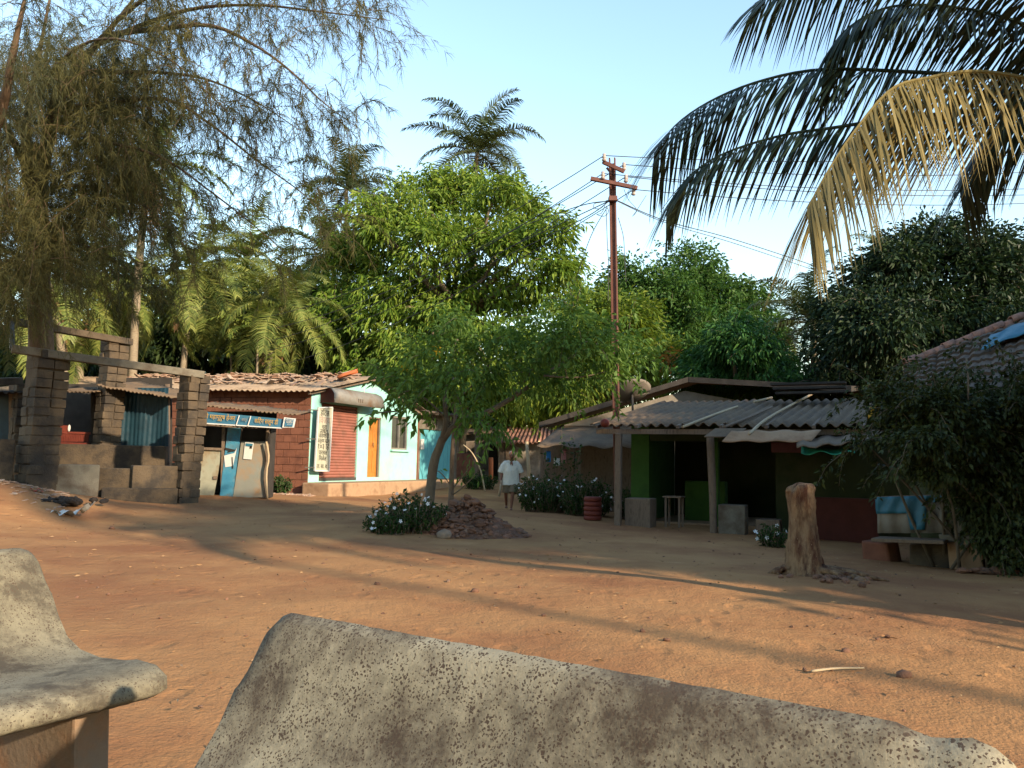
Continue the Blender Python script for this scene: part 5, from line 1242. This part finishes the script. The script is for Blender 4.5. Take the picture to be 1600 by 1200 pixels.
t = thing('tree_stump', 'tall bare brown tree stump with gnarled roots in the yard', 'tree stump', sb)
k = 26; zz = np.linspace(-.08, P(1250, 757, d8)[2] - sb[2], k); th_ = np.arange(28) * 2 * math.pi / 28
V = []
for i, z_ in enumerate(zz):
    q = max(z_, 0) / zz[-1]
    row = []
    for a in th_:
        flare = .07 * math.exp(-max(z_, 0) / .12) * (1 + .6 * math.sin(a * 4 + 1))
        r_ = .162 + .03 * (1 - q) + flare - .03 * math.exp(-((q - .6) / .25) ** 2) + .014 * math.sin(a * 5 + z_ * 4) + .012 * math.sin(a * 8 - z_ * 6 + math.sin(z_ * 11)) + .03 * math.exp(-((a - 5.2) / .35) ** 2 - ((q - .78) / .1) ** 2) - .025 * math.exp(-((a - 4.3) / .3) ** 2 - ((q - .5) / .16) ** 2) + rng.normal(0, .004)
        if i == k - 1: r_ *= .86
        row.append(A3(sb[0] - .05 * q + .04 * (1 - q) * 0 + math.cos(a) * r_ * .92, sb[1] + math.sin(a) * r_ * .85, sb[2] + z_ - (.05 * max(0, -math.cos(a)) + .012 * math.sin(a * 7)) * (i > k - 3)))
    row.append(row[0]); V.append(row)
c = np.mean(np.array(V[-1])[:-1], 0) + UP * .035
V.append([c + (np.array(p) - c) * .5 + UP * .0 for p in V[-1]]); V.append([c + UP * .005] * 29)
part('trunk', MB().grid(np.array(V)), M['stump'], t, True)
mb = MB()
for i in range(12):
    a = rng.uniform(-1.1, .7) if i < 8 else rng.uniform(2, 4.5); l_ = rng.uniform(.25, .75) if i < 8 else rng.uniform(.1, .25)
    p0 = sb + A3(math.cos(a) * .17, math.sin(a) * .15, .07); p1 = sb + A3(math.cos(a) * (.17 + l_), math.sin(a) * (.15 + l_ * .7), -.01)
    for p in (p0, p1): pass
    p1[2] = float(gz(p1[0], p1[1])) - .01
    mb.tube(smooth([p0, (p0 + p1) / 2 + UP * .02 + rng.normal(0, .04, 3) * A3(1, 1, .2), p1], 8), [.05, .012], 7, .12)
part('roots', mb, M['stump'], t, True)
mb = MB()
for i in range(60): mb.rock(onG(1300 + rng.normal(0, 28), 903 + rng.normal(0, 5), 8.6 + rng.normal(0, .25), .015), (.045, .03, .025))
solo('bark_chips', mb, M['rubble'], 'broken bark chips lying around the stump roots', 'bark chips', kind='stuff')
mb = MB().tube(smooth([onG(1268, 1060, 4.6, .012), onG(1305, 1056, 4.65, .018), onG(1350, 1052, 4.7, .012)], 8), [.008, .005], 6)
solo('twig', mb, M['bamboo'], 'straight pale twig lying on the sunlit dirt at right', 'twig', smooth=True)
for lab, x, y, d_, s_ in (('brown stone on the dirt beyond the near bench right end', 1413, 1067, 4.55, .035), ('dark red stone in the middle of the sunlit dirt', 741, 937, 7.2, .035), ('brown clod at the right edge of the sunlit dirt', 1322, 1022, 5.1, .03), ('pale clod on the dirt at left of the shadow', 175, 826, 13, .05)):
    solo('stone', MB().rock(onG(x, y, d_, s_ * .4), (s_ * 1.4, s_, s_ * .7)), M['rubble'], lab, 'stone', smooth=True)

# ------------------------------------------------------------------ benches
def bench(name, label, TL, along, front, length, cm, chip=False, deep=1.0):
    """TL: rear top corner of one end; along: towards the other end; front: facing direction"""
    along = nrm(A3(*along, 0)); front = nrm(A3(*front, 0)); z0 = float(gz(TL[0], TL[1]))
    o = A3(TL[0], TL[1], z0)
    t = thing(name, label, 'bench', o + along * length / 2 + front * .3, 'curved concrete park benches')
    top = [(-.045, .745), (-.03, .775), (0, .785), (.03, .765), (.06, .70), (.095, .62), (.135, .545), (.19, .475), (.26, .44), (.36, .43), (.48, .44), (.58, .452), (.655, .45), (.70, .425), (.705, .39), (.67, .365)]
    bot = [(.60, .375), (.48, .37), (.36, .36), (.26, .365), (.18, .39), (.11, .455), (.065, .54), (.025, .63), (-.01, .70)]
    prof = np.array(top + bot) * np.array([deep, 1.0]); prof = np.concatenate([prof, prof[:1]])
    nu = 56; us = np.concatenate([[0, .004, .012, .024, .042], np.linspace(.07, length - .07, nu), length - np.array([.042, .024, .012, .004, 0])])
    cen = A3(0, 0, 0); rows = []
    zc = (prof[:, 1].max())
    for u_ in us:
        ed = min(u_, length - u_); row = []
        cr = max(0, .085 - ed); drop = .085 - math.sqrt(max(.085 ** 2 - cr ** 2, 0))     # rounded upper corners
        edge = max(0, .03 - ed); sh = 1 - (1 - math.sqrt(max(0, 1 - (edge / .03) ** 2))) * .5
        for j, (f_, z_) in enumerate(prof):
            zt = z_ - (drop * 1.0 if z_ > .62 else 0) * max(0, min(1, (z_ - .62) / .12))
            ft = f_ - (drop * .8 if f_ > .6 else 0) * min(1, (f_ - .6) / .1)
            if edge > 0:      # thin the rim towards its centre line
                pr = prof[(len(prof) - 1 - j)] if 0 < j < len(prof) - 1 else prof[j]
                k_ = .22 * (1 - sh) * 2
                zt = zt * (1 - k_) + (zt + (-.012 if j < len(top) else .012)) * k_
            if chip and u_ > length - .17 and z_ > .72:
                q = 1.0 if u_ < length - .08 else max(0, (length - .04 - u_) / .06); zt -= q * (.010 + rng.normal(0, .004)); ft += q * rng.normal(0, .004)
            row.append(o + along * u_ + front * ft + UP * zt + rng.normal(0, .0006, 3))
        rows.append(row)
    for r_ in rows: r_[-1] = r_[0]
    mb = MB().grid(np.array(rows))
    for r_ in (rows[0], rows[-1]): mb.add(np.array(r_[:-1]), [tuple(range(len(r_) - 1))])
    part('seat_shell', mb, cm, t, True)
    for u_ in (.19, length - .19):
        for f0, f1, tilt in ((.50, .66, 0),):
            pass
        m2 = MB(); c = o + along * u_
        pr2 = [(x_ * deep, z_) for x_, z_ in ((.14, -.1), (.60, -.1), (.60, .05), (.58, .37), (.20, .37), (.16, .05))]
        a = [c + front * f_ + UP * z_ - along * .06 for f_, z_ in pr2]; b = [c + front * f_ + UP * z_ + along * .06 for f_, z_ in pr2]; k_ = len(pr2)
        m2.add(np.array(a + b), [tuple(range(k_)), tuple(range(2 * k_ - 1, k_ - 1, -1))] + [(i, i + k_, (i + 1) % k_ + k_, (i + 1) % k_) for i in range(k_)])
        part('leg', m2, M['leg_concrete_shaded'], t, bevel=.012)
    return t
bench('concrete_bench', 'speckled grey concrete bench in front with stained chipped backrest', (-.568, 2.02), (.823, -.567), (-.567, -.823), 1.55, M['concrete'], True)
bench('concrete_bench', 'sunlit worn concrete bench showing its seat end at the left edge', (-1.83, 3.24), (-.53, -.85), (.85, -.53), 1.55, M['concrete2'], deep=1.26)

# ------------------------------------------------------------------ the walking man
mp = onG(797, 797, 22.3); S = 1.0
pr = thing('person', 'old man in a loose white shirt and brown shorts walking up the lane', 'person', mp)
def cap(mb, a, b, ra_, rb_, n=10):
    a = A3(*a); b = A3(*b); mb.tube([a, a * .67 + b * .33, a * .33 + b * .67, b], [ra_, rb_], n); mb.ell(a, (ra_,) * 3, 10, 8); mb.ell(b, (rb_,) * 3, 10, 8)
def remesh(o, vs, it=4):
    m = o.modifiers.new('r', 'REMESH'); m.mode = 'VOXEL'; m.voxel_size = vs; m.use_smooth_shade = True
    m = o.modifiers.new('sm', 'SMOOTH'); m.factor = .5; m.iterations = it
def shift(mb):
    mb.v = [v_ * S + mp for v_ in mb.v]; return mb
b = MB()
b.ell((0, .02, 1.18), (.165, .10, .19)); b.ell((0, .02, .98), (.145, .105, .17)); b.ell((0, .02, .83), (.15, .105, .12)); b.ell((.012, -.105, 1.25), (.042, .045, .085))
cap(b, (0, .01, 1.30), (.012, -.055, 1.42), .058, .055)
b.ell((.015, -.085, 1.49), (.078, .096, .112), ax=np.array(Matrix.Rotation(.35, 3, 'X'))); b.ell((.015, -.125, 1.43), (.05, .05, .045)); cap(b, (.015, -.172, 1.475), (.015, -.195, 1.44), .011, .016, 8)
for s_ in (-1, 1): b.ell((.015 + s_ * .075, -.075, 1.475), (.014, .024, .034), 8, 6)
cap(b, (.015 - .03, -.165, 1.497), (.015 + .03, -.165, 1.497), .010, .010, 8)
# arms: image left arm holds the stick
cap(b, (-.16, .01, 1.235), (-.245, .02, 1.0), .052, .041); cap(b, (-.245, .02, 1.0), (-.275, -.06, .765), .040, .027)
cap(b, (.16, .01, 1.235), (.235, .03, 1.0), .052, .041); cap(b, (.235, .03, 1.0), (.225, -.05, .765), .040, .027)
def hand(x, y, z, s_, grip):
    b.ell((x, y, z - .045), (.022, .036, .05), 10, 8)
    for k in range(4):
        yy = y - .027 + .018 * k; l_ = (.036, .042, .040, .032)[k]
        p1 = (x - s_ * .004, yy, z - .088); p2 = (x + s_ * (.022 if grip else .008), yy, z - .088 - l_ * (.35 if grip else .8)); p3 = (x + s_ * (.036 if grip else .018), yy, z - (.078 if grip else .088 + l_ * 1.35))
        cap(b, p1, p2, .0095, .0088, 7); cap(b, p2, p3, .0088, .0075, 7)
    cap(b, (x + s_ * .008, y - .03, z - .03), (x + s_ * .02, y - .052, z - .06), .011, .0095, 7); cap(b, (x + s_ * .02, y - .052, z - .06), (x + s_ * .026, y - .048, z - .088), .0095, .008, 7)
hand(-.278, -.065, .765, 1, True); hand(.224, -.055, .765, -1, False)
# legs
cap(b, (-.085, .02, .80), (-.125, .0, .45), .085, .056); cap(b, (-.125, .0, .45), (-.105, .22, .13), .056, .034); b.ell((-.118, .11, .34), (.05, .06, .10))
cap(b, (.085, .02, .80), (.06, -.16, .46), .085, .056); cap(b, (.06, -.16, .46), (.03, -.18, .075), .056, .034); b.ell((.05, -.14, .33), (.052, .06, .10))
for x, y, z in ((-.105, .2, .075), (.03, -.18, .03)):
    b.ell((x, y - .06, z), (.042, .11, .03), 12, 8); b.ell((x, y + .03, z + .005), (.032, .04, .035))
    for k in range(5): cap(b, (x - .03 + .015 * k, y - .14, z - .008), (x - .032 + .016 * k, y - .175 + .006 * abs(k - 2), z - .013), .0095, .008, 6)
body = part('body', shift(b), M['skin'], pr, True); remesh(body, .0075, 3)
sh_ = MB()
sh_.ell((0, .01, 1.19), (.175, .125, .13)); sh_.ell((0, .0, 1.0), (.2, .14, .22))
sh_.tube([(0, .01, 1.25), (.005, .0, 1.05), (.012, -.005, .85), (.018, -.01, .665)], [.15, .195, .235, .262], 24, .025)
for s_ in (-1, 1): sh_.tube([(s_ * .06, .01, 1.285), (s_ * .145, .01, 1.262), (s_ * .205, .015, 1.185), (s_ * .25, .02, 1.07), (s_ * .27, .02, 1.0)], [.062, .082, .088, .092, .097], 12, .02)
sh_.tube([(0, .01, 1.27), (.004, .01, 1.345)], [.10, .07], 14)
for v_ in sh_.v: pass
sh_.v = [np.where(v_[:, 2:3] < 1.0, v_ * A3(1, .62, 1), v_ * A3(1, .85, 1)) for v_ in sh_.v]
shirt = part('shirt', shift(sh_), M['shirt'], pr, True); remesh(shirt, .011, 4)
d2 = MB()      # collar wings, placket, pocket
for s_ in (-1, 1): d2.plate([mp + A3(.01 + s_ * .012, -.138, 1.26), mp + A3(.01 + s_ * .085, -.10, 1.35), mp + A3(.01 + s_ * .10, -.10, 1.28)], .008)
d2.seg(mp + A3(.005, -.145, 1.23), mp + A3(.0, -.157, .70), .028, .006, A3(0, -1, 0))
d2.plate([mp + A3(.06, -.146, 1.20), mp + A3(.15, -.128, 1.20), mp + A3(.15, -.135, 1.09), mp + A3(.06, -.15, 1.09)], .006)
part('collar_and_pocket', d2, M['shirt'], shirt)
so = MB(); so.ell((0, .01, .78), (.17, .125, .14))
so.tube([(-.075, .01, .80), (-.1, .0, .62), (-.118, .0, .455)], [.115, .118, .115], 14); so.tube([(.075, .01, .80), (.085, -.07, .62), (.068, -.13, .455)], [.115, .118, .115], 14)
o = part('shorts', shift(so), M['shorts'], pr, True); remesh(o, .011, 4)
ha = MB(); ha.ell((.015, -.066, 1.525), (.078, .088, .076), 18, 12, .02); ha.ell((.015, -.03, 1.475), (.074, .06, .07), 14, 9, .02)
o = part('hair', shift(ha), M['hair'], pr, True)
fe = MB()
for s_ in (-1, 1): fe.ell((.015 + s_ * .03, -.178, 1.482), (.014, .010, .006), 8, 6)
fe.ell((.015, -.178, 1.412), (.024, .012, .005), 8, 6)
part('eyes_and_mouth', shift(fe), M['black'], pr, True)
sl = MB()
for x, y, z in ((-.105, .15, .045), (.03, -.24, .004)): sl.ell((x, y, z), (.05, .135, .012), 14, 6)
part('sandals', shift(sl), M['wood'], pr, True)
mb = MB().tube([mp + A3(-.262, -.075, .80), mp + A3(-.27, -.10, .62), mp + A3(-.31, -.12, .36)], [.016, .03, .034], 8, .05)
solo('stick', mb, M['bamboo'], 'short thick stick held in the old man hand', 'stick', smooth=True)

# ------------------------------------------------------------------ light, sky, camera
SUN_EL, az = R(20.5), A3(.73, -.684, 0)
az = nrm(az); sd = az * math.cos(SUN_EL) + UP * math.sin(SUN_EL)
ld = bpy.data.lights.new('sun', 'SUN'); ld.energy = 4.2; ld.angle = R(1.1); ld.color = (1.0, .80, .56)
lo = bpy.data.objects.new('sun', ld); COL.objects.link(lo); lo.rotation_euler = Vector(-sd).to_track_quat('-Z', 'Y').to_euler(); lo.location = (12, -12, 12)
wd = bpy.data.worlds.new('World'); scene.world = wd; wd.use_nodes = True
nt = wd.node_tree; bg = nt.nodes['Background']; sk = nt.nodes.new('ShaderNodeTexSky'); sk.sky_type = 'NISHITA'; sk.sun_disc = False
sk.sun_elevation = SUN_EL; sk.sun_rotation = math.atan2(az[0], az[1]); sk.altitude = 2000; sk.air_density = 1.9; sk.dust_density = .3; sk.ozone_density = 2.0
nt.links.new(sk.outputs[0], bg.inputs['Color']); bg.inputs['Strength'].default_value = .15
cd = bpy.data.cameras.new('camera'); co = bpy.data.objects.new('camera', cd); COL.objects.link(co)
cd.sensor_width = 36; cd.lens = 36 * F / 1600; cd.clip_start = .05; cd.clip_end = 3000
m4 = Matrix(RM.tolist()).to_4x4(); m4.translation = Vector(CAM); co.matrix_world = m4
scene.camera = co
vs = scene.view_settings; vs.view_transform = 'Standard'; vs.look = 'None'; vs.gamma = 1; vs.use_curve_mapping = False; vs.exposure = 1.4
scene.cycles.use_denoising = True
scene.cycles.max_bounces = 6; scene.cycles.transparent_max_bounces = 8; scene.cycles.caustics_reflective = False; scene.cycles.caustics_refractive = False
